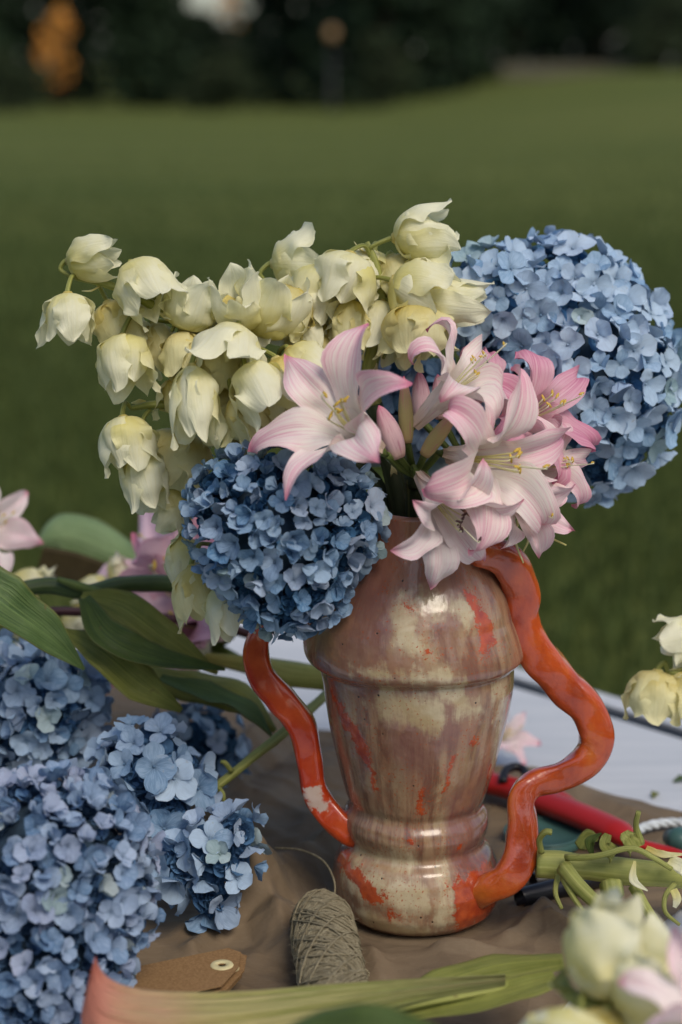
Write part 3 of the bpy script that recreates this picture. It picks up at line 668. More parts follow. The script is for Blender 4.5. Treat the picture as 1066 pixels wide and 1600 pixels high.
hydrangea('pale blue hydrangea head at the left edge under the long green leaf', [sp(65, 1110, 92, 1.46), sp(-10, 1110, 100, 1.47)],
          'hyd_pale', .0132, .0115, None, (1.0, 1.5), 200, .4, 4)
hydrangea('loose pale blue hydrangea with one wide open floret in front', [sp(228, 1200, 66, 1.37), sp(280, 1215, 42, 1.37), sp(195, 1190, 40, 1.39), sp(255, 1270, 42, 1.36)],
          'hyd_pale', .0150, .0145, [dep(235, 1230, 1.38), dep(150, 1300, 1.38), onZ(60, 1330, .76)], (1.2, 1.55), 120, .35, 5)
hydrangea('small sky blue hydrangea cluster nearest the twine on the kraft paper', [sp(340, 1335, 56, 1.335), sp(290, 1355, 46, 1.335), sp(370, 1300, 26, 1.33), sp(330, 1400, 32, 1.33)],
          'hyd_pale', .0145, .0140, [dep(330, 1350, 1.34), dep(240, 1390, 1.33), onZ(140, 1430, .765)], (1.1, 1.5), 120, .4, 6)
hydrangea('shaded blurred hydrangea head behind the loose pale one', [sp(325, 1160, 50, 1.55), sp(275, 1150, 40, 1.55)],
          'hyd_left', .0150, .0150, None, (1.0, 1.5), 80, .4, 8)
# one wide open floret in front of the loose head
root = [o for o in bpy.data.objects if o.get('label', '').startswith('loose pale')][0]
wf = floret_mesh(99, 1.5, M['hyd_right'], .2); link('floret', wf, root, axis_matrix(dep(272, 1216, 1.345) - root.location, CAM - dep(272, 1216, 1.345), .75, .0185), label='wide open pale floret')

# ---------------------------------------------------------------- cream bell flowers (yucca)
wp_b = ip((0, .45), (.15, .82), (.4, 1.05), (.62, 1.02), (.80, .74), (.91, .44), (.97, .2), (1, .03))
def bell_theta(o): return lambda s: float(np.interp(s, [0, .12, .3, .5, .7, .88, 1], [1.5, 1.25, .55, .10 + o * .30, -.22 + o * .6, -.28 + o * .95, -.05 + o * 1.5]))
BELL = {}
def bellset(mat, oi):
    if (mat, oi) in BELL: return BELL[(mat, oi)]
    o = [0, .22, .55, 1.0][oi]; L = []
    for q in range(5):
        v_, f_, u_ = petal(1.12, .30, bell_theta(o + [0, -.12, .22, .05, -.05][q]), .03, 18, 9, wp_b, .92, .17, q * 3.1 + oi, random.Random(q).uniform(-.6, .6), .3, .02, .03)
        L.append(mesh_from('petal', v_, f_, u_, M[mat]))
    BELL[(mat, oi)] = L; return L
def bell(root, base, tip, wid=None, o=1, mat='bell', ped=None, spin=None, miss=0):
    """one hanging bell: base/tip world points; returns nothing, adds flower > petal x6"""
    rs_ = random.Random(int(base.x * 1e5 + base.z * 3e5)); d = tip - base; L = d.length
    radial = 1.0 if wid is None else wid / (L * .78); rl_ = root.location
    Mx = axis_matrix(base - rl_, d, rs_.random() * 6 if spin is None else spin, L * 1.12, radial * 1.02)
    mb = MB(); tube(mb, [(0, 0, -.03), (0, 0, .05), (0, 0, .35), (0, 0, .5), (0, 0, .56)], [.06, .12, .10, .05, .02], 8)
    for q in range(6):
        a_ = q * 1.047; tube(mb, [(math.cos(a_) * .05, math.sin(a_) * .05, .05), (math.cos(a_) * .16, math.sin(a_) * .16, .3), (math.cos(a_) * .2, math.sin(a_) * .2, .36)], [.025, .03, .035], 5)
    fl = link('flower', mb.me('flower', M['bell_y']), root, Mx)
    S = bellset(mat, o) + bellset(mat, min(3, o + 1)) + (bellset(mat, o - 1) if o else [])
    for q in range(6):
        inner = q % 2
        link('petal', rs_.choice(S), fl, Matrix.Rotation(q * 1.0472 + rs_.uniform(-.12, .12), 4, 'Z') @ Matrix.Diagonal((.93 if inner else 1.02, .93 if inner else 1.02, (.93 if inner else 1.0) * rs_.uniform(.94, 1.04), 1)) @ Matrix.Rotation(rs_.uniform(-.08, .06), 4, 'Y'))
    if ped is not None:
        ped = Vector(ped); d_ = d.normalized(); mid = (ped + base) / 2 - d_ * L * .18
        mb = MB(); tube(mb, [p - rl_ for p in catmull([ped, mid, base - d_ * .002, base + d_ * .003], 5)], [.0014, .0016, .002], 7); link('pedicel', mb.me('pedicel', M['stem_y']), root)
def stalk(root, pts, rad, mat='stem_y', name='stalk', bracts=6, seed=0):
    P = catmull(pts, 7); mb = MB(); RR = interp(rad, len(P)); k0 = 13 if bracts > 5 else 0
    tube(mb, [p - root.location for p in P[k0:]], RR[k0:], 9, 1, True, .15); link(name, mb.me(name, M[mat]), root)
    if k0:
        mb = MB(); tube(mb, [p - root.location for p in P[:k0 + 1]], RR[:k0 + 1], 9, 1, True, .1); link('lower_stem', mb.me('lower_stem', M['stem_shade']), root)
    rs_ = random.Random(seed)
    for q in range(bracts):
        i = int((q + .5) / bracts * (len(P) - 2)); p = P[i] - root.location; t = (P[i + 1] - P[i]).normalized(); s_ = Vector((rs_.gauss(0, 1), rs_.gauss(0, 1), rs_.gauss(0, 1))); s_ = (s_ - t * s_.dot(t)).normalized()
        lf = leafshape([p + s_ * .002, p + s_ * .006 + t * .005, p + s_ * .008 + t * .011], [.0022, .0025, .0003], s_, .3, 5, 3, .0003); link('bract', lf.me('bract', M['bell_y']), root)
def B_(root, bx, by, tx, ty, t0, tw=0.0, wpx=None, o=1, mat='bell', ped=None):
    b_ = dep(bx, by, t0); q = dep(tx, ty, t0 + tw); wid = None if wpx is None else wpx * .92 / F * t0
    bell(root, b_, q, wid, o, mat, None if ped is None else dep(*ped))
GB = 'stems of cream bell flowers'
yu = thing('yucca_stem', 'long cream bell flower stem arching out to the upper left of the vase', 'flower stem', inv, GB)
stalk(yu, [inv, dep(620, 780, 1.34), dep(560, 660, 1.33), dep(430, 575, 1.32), dep(330, 530, 1.31), dep(262, 492, 1.30), dep(190, 452, 1.30), dep(112, 432, 1.30)], [.006, .006, .005, .0045, .004, .0035, .0028, .0018], bracts=9)
B_(yu, 106, 408, 186, 400, 1.30, -.005, 66, 0, 'bell', (112, 432, 1.30))
B_(yu, 106, 458, 110, 538, 1.285, 0, 76, 1, 'bell', (120, 435, 1.30))
B_(yu, 168, 472, 205, 552, 1.31, 0, 82, 1, 'bell_y', (150, 440, 1.30))
B_(yu, 192, 525, 196, 612, 1.29, -.01, 86, 1, 'bell', (222, 490, 1.30))
B_(yu, 206, 412, 250, 494, 1.29, -.012, 92, 1, 'bell', (250, 478, 1.30))
B_(yu, 288, 516, 312, 438, 1.30, -.01, 84, 1, 'bell', (282, 505, 1.30))
B_(yu, 382, 515, 366, 432, 1.30, -.018, 84, 2, 'bell', (345, 535, 1.31))
B_(yu, 412, 528, 446, 432, 1.31, -.012, 100, 1, 'bell', (375, 548, 1.31))
B_(yu, 285, 520, 292, 592, 1.30, -.005, 74, 0, 'bell_y', (268, 518, 1.30))
B_(yu, 372, 510, 342, 600, 1.275, -.01, 96, 2, 'bell', (345, 535, 1.30))
B_(yu, 300, 572, 310, 688, 1.265, -.01, 74, 1, 'bell', (330, 535, 1.30))
B_(yu, 385, 575, 440, 662, 1.265, -.015, 92, 2, 'bell', (400, 560, 1.31))
B_(yu, 400, 620, 384, 712, 1.285, 0, 78, 1, 'bell_y', (430, 580, 1.32))
B_(yu, 450, 545, 500, 600, 1.30, 0, 80, 2, 'bell', (440, 580, 1.32))
B_(yu, 340, 600, 350, 700, 1.31, .0, 90, 1, 'bell_y', (380, 560, 1.31))
for a_ in [(325, 540, 345, 620, 1.29, 84), (430, 560, 470, 640, 1.29, 80), (240, 505, 270, 590, 1.315, 60), (330, 455, 345, 520, 1.315, 80), (365, 620, 405, 690, 1.27, 60), (275, 590, 285, 650, 1.31, 60)]:
    B_(yu, a_[0], a_[1], a_[2], a_[3], a_[4], 0, a_[5], 1, 'bell_y', (360, 545, 1.31))
y2 = thing('yucca_stem', 'drooping cream bell flower branch left of the deep blue hydrangea', 'flower stem', inv, GB)
stalk(y2, [inv, dep(600, 780, 1.35), dep(450, 690, 1.36), dep(330, 640, 1.33), dep(250, 632, 1.31), dep(205, 638, 1.31)], [.006, .006, .005, .004, .003, .0018], bracts=6, seed=2)
B_(y2, 192, 652, 208, 738, 1.295, -.006, 84, 1, 'bell', (205, 638, 1.31))
B_(y2, 218, 705, 236, 795, 1.30, 0, 74, 1, 'bell', (235, 640, 1.31))
B_(y2, 285, 672, 262, 775, 1.33, .0, 110, 2, 'bell_y', (290, 640, 1.32))
B_(y2, 290, 775, 240, 822, 1.33, .0, 66, 1, 'bell', (300, 700, 1.33))
B_(y2, 300, 885, 322, 972, 1.31, -.005, 80, 1, 'bell_y', (330, 850, 1.33))
B_(y2, 345, 915, 362, 998, 1.29, -.005, 64, 1, 'bell', (360, 870, 1.33))
B_(y2, 285, 840, 292, 925, 1.33, 0, 60, 1, 'bell', (310, 800, 1.33))
y3 = thing('yucca_stem', 'upright cream bell flower stem in the middle behind the pink lilies', 'flower stem', inv, GB)
stalk(y3, [inv, dep(640, 800, 1.36), dep(578, 610, 1.345), dep(597, 500, 1.335), dep(588, 420, 1.33), dep(574, 378, 1.33)], [.007, .007, .006, .005, .0035, .0015], bracts=10, seed=3)
B_(y3, 615, 372, 706, 362, 1.325, 0, 84, 1, 'bell', (580, 395, 1.33))
B_(y3, 548, 396, 520, 482, 1.315, -.005, 96, 1, 'bell', (580, 402, 1.33))
B_(y3, 612, 438, 690, 470, 1.315, 0, 96, 1, 'bell', (590, 440, 1.33))
B_(y3, 655, 468, 762, 474, 1.32, 0, 72, 1, 'bell', (597, 470, 1.335))
B_(y3, 625, 430, 720, 430, 1.335, 0, 80, 2, 'bell', (592, 430, 1.33))
B_(y3, 550, 470, 546, 556, 1.32, 0, 60, 0, 'bell_y', (597, 480, 1.335))
B_(y3, 645, 475, 652, 555, 1.31, 0, 100, 1, 'bell_y', (598, 540, 1.335))
B_(y3, 505, 415, 478, 505, 1.325, 0, 86, 1, 'bell', (572, 450, 1.335))
B_(y3, 425, 412, 500, 408, 1.345, 0, 84, 1, 'bell', (415, 440, 1.345))
B_(y3, 452, 530, 440, 450, 1.325, -.01, 84, 2, 'bell', (500, 560, 1.34))
B_(y3, 582, 390, 560, 470, 1.345, 0, 90, 1, 'bell', (585, 400, 1.34))
B_(y3, 600, 470, 588, 545, 1.33, 0, 66, 1, 'bell', (596, 500, 1.335))
B_(y3, 635, 500, 615, 575, 1.325, 0, 56, 2, 'bell_y', (598, 560, 1.335))
B_(y3, 500, 500, 470, 560, 1.34, 0, 80, 2, 'bell_y', (560, 560, 1.34))
for a_ in [(400, 470, 440, 540, 1.32, 90, 1), (470, 455, 425, 520, 1.31, 86, 1), (610, 400, 640, 470, 1.34, 84, 1), (690, 420, 640, 500, 1.335, 84, 1), (520, 500, 560, 560, 1.35, 70, 1), (570, 430, 610, 500, 1.345, 70, 0), (460, 500, 500, 550, 1.33, 70, 1)]:
    B_(y3, a_[0], a_[1], a_[2], a_[3], a_[4], 0, a_[5], a_[6], 'bell_y' if a_[0] % 20 else 'bell', (590, 500, 1.335))
# long thin petals reaching from the upright stem
y4 = thing('yucca_stem', 'blurred cream bell flower stem entering from the right edge above the table', 'flower stem', dep(1150, 1100, 1.20), GB)
stalk(y4, [dep(1250, 1330, 1.18), dep(1180, 1120, 1.20), dep(1110, 1050, 1.20), dep(1045, 1052, 1.20), ], [.004, .004, .003, .002], bracts=4, seed=4)
B_(y4, 1028, 1048, 1018, 1128, 1.20, 0, 84, 1, 'bell_y', (1045, 1052, 1.20))
B_(y4, 1085, 1050, 1062, 1128, 1.20, 0, 70, 1, 'bell_y', (1100, 1050, 1.20))
B_(y4, 1095, 985, 1030, 1010, 1.20, 0, 66, 1, 'bell', (1120, 1060, 1.20))
y5 = thing('yucca_stem', 'big blurred cream flowers in the near lower right corner', 'flower stem', dep(1010, 1640, .98), GB)
stalk(y5, [dep(1150, 1700, 1.0), dep(1000, 1600, .99), dep(900, 1560, 1.0), dep(880, 1530, 1.01)], [.005, .005, .004, .003], bracts=4, seed=5)
B_(y5, 890, 1513, 1010, 1468, .99, -.01, 150, 1, 'bell', (885, 1548, 1.0))
B_(y5, 985, 1588, 1060, 1508, .98, -.01, 170, 2, 'bell', (960, 1618, .99))
B_(y5, 905, 1588, 870, 1698, .95, -.02, 150, 2, 'bell', (900, 1558, 1.0))
B_(y5, 950, 1578, 930, 1658, .97, 0, 110, 1, 'bell_y', (940, 1598, .99))
B_(y5, 1060, 1618, 1080, 1708, .95, 0, 160, 2, 'bell_y', (1040, 1658, .99))
B_(y5, 990, 1558, 1040, 1598, .97, 0, 120, 2, 'bell', (990, 1598, .99))

# ---------------------------------------------------------------- pink lilies
wp_l = ip((0, .34), (.2, .50), (.4, .68), (.6, 1), (.75, .98), (.88, .62), (.96, .25), (1, .03))
LILY = {}
def lilyset(mat, oi):
    if (mat, oi) in LILY: return LILY[(mat, oi)]
    o = [.35, .7, 1.0, 1.5][oi]; L = []
    for q in range(6):
        rs_ = random.Random(q + 31 * oi); c_ = o * rs_.uniform(.8, 1.25)
        th = lambda s, c_=c_: float(np.interp(s, [0, .15, .45, .62, .78, .9, 1], [.10, .20, .28, .30 + .42 * c_, .35 + .85 * c_, .4 + 1.35 * c_, .4 + 2.0 * c_]))
        v_, f_, u_ = petal(1.12, .155, th, .035, 26, 11, wp_l, .75, .13, q * 2.3 + oi, rs_.uniform(-.9, .9), .16, .018, .03)
        L.append(mesh_from('petal', v_, f_, u_, M[mat]))
    LILY[(mat, oi)] = L; return L
def lily(root, base, mouth, o=1, mat='lily', wid=1.0, spin=0, ped=None, anther='anther', stam=True):
    rs_ = random.Random(int(base.x * 1e5 + base.z * 2e5)); d = mouth - base; L = d.length * 1.55
    Mx = axis_matrix(base - root.location, d, spin, L, wid); mb = MB()
    tube(mb, [(0, 0, -.12), (0, 0, -.04), (0, 0, 0), (0, 0, .06)], [.018, .032, .034, .02], 9)
    fl = link('flower', mb.me('flower', M['stem_g']), root, Mx); S = lilyset(mat, o)
    for q in range(6):
        link('petal', rs_.choice(S), fl, Matrix.Rotation(q * 1.0472 + rs_.uniform(-.1, .1), 4, 'Z') @ Matrix.Diagonal((1, 1 if q % 2 else .86, rs_.uniform(.95, 1.03), 1)) @ Matrix.Rotation(rs_.uniform(-.05, .05), 4, 'Y'))
    if stam:
        for q in range(7):
            a_ = q * .9 + rs_.random() * .5; rr = rs_.uniform(.03, .08); ln = rs_.uniform(.62, .8) if q < 6 else .95
            end = Vector((math.cos(a_) * rr + .05, math.sin(a_) * rr, ln)); mb = MB()
            tube(mb, catmull([(0, 0, .1), (math.cos(a_) * .02, math.sin(a_) * .02, .4), end, end + Vector((.03, .01, .02))], 3), [.008, .006, .005], 5)
            sm2 = link('stamen', mb.me('stamen', M['bell']), fl)
            mb = MB(); e_ = end + Vector((.03, .01, .02)); a2 = Vector((rs_.gauss(0, 1), rs_.gauss(0, 1), 0)).normalized() * .03
            o_ = len(mb.v)
            tube(mb, [e_ - a2, e_, e_ + a2], [.006, .013, .006], 6)
            # the anther is joined onto its stamen
            n0 = len(sm2.data.vertices); me = sm2.data; me.materials.append(M[anther])
            bm = bmesh.new(); bm.from_mesh(me); vs_ = [bm.verts.new(p) for p in mb.v]
            for t_ in mb.f:
                ff = bm.faces.new([vs_[i] for i in t_]); ff.material_index = 1; ff.smooth = True
            bm.to_mesh(me); bm.free()
    if ped is not None:
        mb = MB(); dn = d.normalized(); tube(mb, [p - root.location for p in catmull([ped, (Vector(ped) + base - dn * L * .12) / 2 + Vector((0, 0, -.002)), base - dn * L * .11], 5)], [.0028, .0024, .0024], 8); link('pedicel', mb.me('pedicel', M['stem_g']), root)
def lily_bud(root, base, tip, wid, ped, mat):
    d = tip - base; L = d.length; mb = MB(); n = 14; P = []; Rr = []
    for i in range(n + 1):
        s = i / n; P.append(base + d * s - root.location + Vector((0, 0, .0015 * math.sin(s * 3))))
    rads = [wid * max(.04, math.sin(math.pi * min(1, .12 + s * .88)) ** .55 * (1 - .35 * s)) for s in [i / n for i in range(n + 1)]]
    tube(mb, P, rads, 24); 
    for i in range(len(mb.v)): # three shallow grooves
        j = i % 24; c = P[min(n, i // 24)]; q = mb.v[i] - c; mb.v[i] = c + q * (1 - .13 * (abs(math.cos(j / 24 * math.pi * 3)) ** 6)); mb.uv[i] = (mb.uv[i][0], min(1, i // 24 / n))
    link('bud', mb.me('bud', M[mat]), root)
    m2 = MB(); tube(m2, [p - root.location for p in catmull([ped, (Vector(ped) + base) / 2 + Vector((0, -.003, 0)), base + d * .02], 4)], [.0026, .0022, .0026], 8); link('pedicel', m2.me('pedicel', M['stem_g']), root)
M['bud'] = mat_lily('green_pink_bud', (.46, .40, .17), (.62, .24, .26), .02)
GL = 'cut pink lily stems'
node = dep(648, 742, 1.305)
L1 = thing('lily_stem', 'pink and white lily stem with open trumpets and buds at the centre of the vase', 'lily', node, GL)
mb = MB(); tube(mb, [p - node for p in catmull([node, dep(652, 800, 1.32), inv], 6)], [.0075, .008, .008], 12); link('stem', mb.me('stem', M['stem_shade']), L1)
lily(L1, dep(592, 702, 1.245), dep(522, 650, 1.212), 2, 'lily', 1.35, .55, node)
lily(L1, dep(648, 664, 1.268), dep(733, 582, 1.245), 3, 'lily', 1.0, .2, node)
lily(L1, dep(700, 710, 1.270), dep(786, 724, 1.232), 3, 'lily', 1.3, .2, node)
lily(L1, dep(655, 742, 1.270), dep(702, 812, 1.235), 2, 'lily_pale', 1.0, .3, node, 'anther_d')
lily_bud(L1, dep(636, 692, 1.268), dep(631, 588, 1.262), .0058, node, 'bud')
lily_bud(L1, dep(622, 714, 1.262), dep(592, 634, 1.25), .0085, node, 'lily_deep')
lily_bud(L1, dep(663, 711, 1.262), dep(716, 642, 1.25), .0062, node, 'bud')
node2 = dep(735, 735, 1.345)
L2 = thing('lily_stem', 'deeper pink curling lilies tucked between the front lilies and the sky blue hydrangea', 'lily', node2, GL)
mb = MB(); tube(mb, [p - node2 for p in catmull([node2, dep(680, 810, 1.34), inv + Vector((.01, 0, 0))], 6)], [.0065, .007, .007], 10); link('stem', mb.me('stem', M['stem_shade']), L2)
lily(L2, dep(775, 680, 1.335), dep(850, 640, 1.295), 3, 'lily_deep', 1.05, .4, node2)
lily(L2, dep(790, 735, 1.315), dep(872, 725, 1.29), 3, 'lily', 1.0, 0, node2)
lily(L2, dep(728, 640, 1.335), dep(778, 585, 1.32), 3, 'lily_deep', 1.0, .7, node2, stam=False)
lily(L2, dep(765, 745, 1.31), dep(822, 790, 1.275), 1, 'lily_pale', .8, .7, node2)
lily_bud(L2, dep(660, 660, 1.34), dep(655, 580, 1.34), .008, node2, 'lily_deep')
lily_bud(L2, dep(690, 655, 1.34), dep(684, 585, 1.34), .007, node2, 'lily_deep')
# blurred pink flowers behind on the left
n3 = dep(330, 1010, 1.62); L3 = thing('lily_stem', 'blurred pink lily lying behind the deep blue hydrangea', 'lily', n3, GL)
mb = MB(); tube(mb, [Vector((0, 0, 0)), dep(420, 1060, 1.6) - n3], [.006, .006], 8); link('stem', mb.me('stem', M['stem_g']), L3)
lily(L3, dep(345, 980, 1.62), dep(258, 915, 1.58), 2, 'lily_far', 1.7, .4, n3)
lily(L3, dep(345, 930, 1.60), dep(268, 862, 1.60), 2, 'lily_far', 1.5, .1, n3)
lily(L3, dep(350, 990, 1.60), dep(270, 965, 1.56), 1, 'lily_far', 1.5, .1, n3)
n4 = dep(-60, 880, 1.6); L4 = thing('lily_stem', 'blurred pale pink lily poking in at the left edge above the stems', 'lily', n4, GL)
mb = MB(); tube(mb, [Vector((0, 0, 0)), dep(-80, 960, 1.6) - n4, dep(-60, 1050, 1.58) - n4], [.006, .006, .006], 8); link('stem', mb.me('stem', M['stem_g']), L4)
lily(L4, dep(-62, 850, 1.6), dep(-15, 822, 1.57), 2, 'lily_pale', 1.1, .4, n4)
n5 = dep(1120, 1620, .95); L5 = thing('lily_stem', 'blurred pale pink petals in front of the near cream flowers', 'lily', n5, GL)
mb = MB(); tube(mb, [Vector((0, 0, 0)), dep(1200, 1700, .97) - n5], [.006, .006], 8); link('stem', mb.me('stem', M['stem_g']), L5)
lily(L5, dep(1140, 1630, .95), dep(1092, 1560, .93), 1, 'lily_pale', 1.1, .4, n5, stam=False)
lily(L5, dep(1010, 1750, .90), dep(955, 1685, .90), 1, 'lily_pale', 1.1, .9, n5, stam=False)
n6 = dep(770, 1180, 1.66); L6 = thing('lily_stem', 'blurred pink lily lying on the white table right behind the vase', 'lily', n6, GL)
mb = MB(); tube(mb, [Vector((0, 0, 0)), dep(700, 1200, 1.64) - n6], [.005, .005], 8); link('stem', mb.me('stem', M['stem_g']), L6)
lily(L6, dep(760, 1170, 1.68), dep(792, 1150, 1.66), 1, 'lily_pale', 1.1, .4, n6)
# spent stamens trailing from the right-hand lilies
for (pts) in [((838, 800), (855, 835), (885, 852)), ((850, 795), (862, 815), (872, 795)), ((840, 790), (868, 800), (876, 820)), ((822, 800), (826, 840), (818, 862)), ((812, 800), (806, 845), (818, 880))]:
    mb = MB(); tube(mb, [dep(x, y, 1.285) - node2 for x, y in pts] if False else [p - node2 for p in catmull([dep(x, y, 1.285) for x, y in pts], 6)], [.0009, .0008, .0005], 6); link('style', mb.me('style', M['bell']), L2)

# ---------------------------------------------------------------- leaves and stems on the left
def T3(pts): return [dep(*p) for p in pts]
def add_leaf(root, pts, wpx, up, mat, cup=.25, twist=0, wave=.5, name='leaf', nv=11, fold=0., label=None):
    P = T3(pts); tm = sum(p[2] for p in pts) / len(pts); lf = leafshape([p - root.location for p in P], [w_ / F * tm for w_ in wpx], up, cup, nv, 7, .0009, twist, wave, len(pts) + wpx[1], fold)
    return link(name, lf.me(name, M[mat]), root, label=label)
s1 = thing('leafy_stem', 'woody green stem with long olive leaves lying across the left side', 'stem', dep(120, 915, 1.46), 'leafy cut stems')
o_ = s1.location
mb = MB(); tube(mb, [p - o_ for p in catmull(T3([(-40, 950, 1.44), (20, 925, 1.45), (80, 915, 1.46), (130, 925, 1.46), (190, 914, 1.47), (260, 912, 1.48), (300, 925, 1.48)]), 7)], [.0055, .005, .0065, .006, .0062, .0065, .0062], 10, 1, True, .2); link('stem', mb.me('stem', M['stem_d']), s1)
mb = MB(); tube(mb, [p - o_ for p in catmull(T3([(180, 935, 1.46), (120, 915, 1.45), (90, 905, 1.45)]), 5)], [.004, .0035, .002], 8); link('twig', mb.me('twig', M['stem_g']), s1)
add_leaf(s1, [(128, 930, 1.44), (190, 950, 1.43), (260, 1000, 1.42), (340, 1052, 1.42)], [6, 28, 28, 3], (-.3, -.6, .8), 'leaf_y', .45, .3)
add_leaf(s1, [(132, 935, 1.42), (165, 995, 1.40), (240, 1030, 1.40), (352, 1046, 1.40)], [10, 28, 24, 2], (.1, -.75, .6), 'leaf_d', .6, -.3)
add_leaf(s1, [(100, 985, 1.43), (160, 1020, 1.41), (220, 1070, 1.41), (284, 1110, 1.41)], [5, 28, 31, 4], (.1, -.8, .6), 'leaf_y', .3, .2)
s2 = thing('leafy_stem', 'broad green leaf reaching in from the left edge over the pale hydrangea', 'leaf', dep(-40, 920, 1.38), 'leafy cut stems')
add_leaf(s2, [(-70, 880, 1.36), (0, 940, 1.36), (70, 990, 1.37), (132, 1046, 1.38)], [30, 44, 31, 2], (.2, -.7, .7), 'leaf_m', .45, .25)
s3 = thing('leafy_stem', 'dark olive leaves curling behind the left vase handle', 'stem', dep(260, 1050, 1.47), 'leafy cut stems')
add_leaf(s3, [(215, 1040, 1.48), (290, 1065, 1.47), (370, 1085, 1.46), (430, 1142, 1.45)], [16, 27, 27, 4], (0, -.6, .8), 'leaf_y', -.5, .4)
add_leaf(s3, [(250, 1060, 1.46), (320, 1085, 1.45), (380, 1110, 1.44), (424, 1150, 1.44)], [8, 22, 22, 3], (0, -.4, .9), 'leaf_m', .5, -.3)
s4 = thing('calla_stalk', 'yellow green stalk lying between the left handle and the leaves', 'stalk', dep(420, 1045, 1.52), 'leafy cut stems')
add_leaf(s4, [(320, 1022, 1.55), (400, 1030, 1.53), (460, 1040, 1.52), (560, 1055, 1.52)], [10, 20, 26, 22], (0, -.5, .85), 'stem_y', -.8, 0, .1, 'stalk')
s5 = thing('dark_twig', 'thin purple brown stem under the woody green stem on the left', 'stem', dep(60, 960, 1.52), 'leafy cut stems')
mb = MB(); tube(mb, [p - s5.location for p in catmull(T3([(20, 962, 1.52), (100, 955, 1.52), (240, 965, 1.54), (330, 975, 1.55), (420, 1000, 1.56)]), 5)], [.0035, .004, .004], 8); link('stem', mb.me('stem', M['stem_p']), s5)
M['brown'] = mat_plain('brown_leaf_back', (.045, .035, .015), .7, .2, .3, 40)
s6 = thing('broad_leaf', 'large blurred pale green leaf standing up behind the left stems', 'leaf', dep(150, 900, 1.75))
add_leaf(s6, [(58, 850, 1.72), (95, 832, 1.72), (145, 846, 1.73), (200, 874, 1.74), (245, 898, 1.75)], [6, 36, 42, 30, 4], (0, -.85, .5), 'leaf_b', -.5, 0, .05)
mb_ = leafshape([p - s6.location for p in T3([(60, 885, 1.68), (110, 896, 1.69), (170, 912, 1.70), (215, 930, 1.71)])], [.018, .019, .016, .01], (0, -1, .15), .1, 9, 6); link('leaf_underside', mb_.me('leaf_underside', M['brown']), s6)
s7 = thing('green_twig', 'thin yellow green cut stem with side shoots beside the left handle', 'stem', dep(420, 1160, 1.42), 'leafy cut stems')
mb = MB(); tube(mb, [p - s7.location for p in catmull(T3([(510, 1085, 1.48), (455, 1135, 1.44), (400, 1180, 1.41), (335, 1232, 1.385)]), 6)], [.0036, .0038, .0034, .003], 9, 1, True, .25); link('stem', mb.me('stem', M['stem_y']), s7)
for pts in ([(350, 1220, 1.39), (330, 1228, 1.385), (312, 1225, 1.38)], [(338, 1228, 1.385), (348, 1240, 1.38), (350, 1254, 1.38)], [(362, 1205, 1.39), (352, 1192, 1.385), (345, 1190, 1.385)]):
    mb = MB(); tube(mb, [p - s7.location for p in catmull(T3(pts), 4)], [.002, .0018, .0012], 7); link('side_shoot', mb.me('side_shoot', M['stem_y']), s7)
# cream flowers lying behind on the left
y6 = thing('yucca_stem', 'blurred cream bell flowers lying behind the woody green stem', 'flower stem', dep(150, 960, 1.60), GB)
stalk(y6, [dep(20, 985, 1.6), dep(120, 985, 1.6), dep(240, 975, 1.62)], [.004, .004, .003], bracts=0)
for a_ in [(20, 900, 60, 935, 60), (140, 900, 150, 935, 50), (60, 960, 20, 950, 60), (190, 950, 175, 1010, 70), (110, 950, 140, 990, 60), (230, 960, 260, 1000, 60), (170, 900, 200, 890, 50), (300, 1000, 330, 1020, 60)]:
    B_(y6, a_[0], a_[1], a_[2], a_[3], 1.6, 0, a_[4], 2, 'bell')

# foreground: peach spathe with green stalk, olive leaf, dark blurred leaf
k = N('peach_spathe'); uv = k.n('ShaderNodeUVMap').outputs[0]; sep = k.n('ShaderNodeSeparateXYZ', {0: uv})
st = k.noise(k.scale(uv, (14, 2.5, 1)), 1.0, 4, .6); bl = k.noise(k.coord(), 25, 3)
fct = k.math('ADD', sep.outputs[1], k.math('MULTIPLY', k.math('SUBTRACT', bl, .5), .25))
c = k.ramp(fct, [(0, (.55, .16, .11)), (.26, (.60, .25, .17)), (.44, (.54, .33, .19)), (.62, (.42, .38, .13)), (.8, (.30, .33, .09)), (1, (.26, .28, .10))])
gm_ = k.sm(sep.outputs[1], .18, .6)
c = k.mix(k.math('MULTIPLY', gm_, k.sm(st, .42, .62, 0, .55)), c, (.60, .50, .24)); c = k.mix(k.math('MULTIPLY', gm_, k.sm(k.noise(k.scale(uv, (26, 4, 1)), 1.0, 4, .6), .5, .65, 0, .35)), c, (.30, .30, .10)); k.base(c, .5, .3); k.bump(st, 1, .005); k.translucent(c, .15); M['spathe'] = k.m
M['peach'] = mat_leaf('peach_petal', (.55, .19, .13), (.62, .29, .20), .5, 12)
s8 = thing('calla_lily', 'peach tipped spathe on a long yellow green stalk lying across the foreground', 'calla lily', dep(300, 1560, 1.12))
def S8(pts, wpx, mat, up, cup, name, label=None, wave=.15, fold=0.): return add_leaf(s8, pts, wpx, up, mat, cup, 0, wave, name, 15, fold, label)
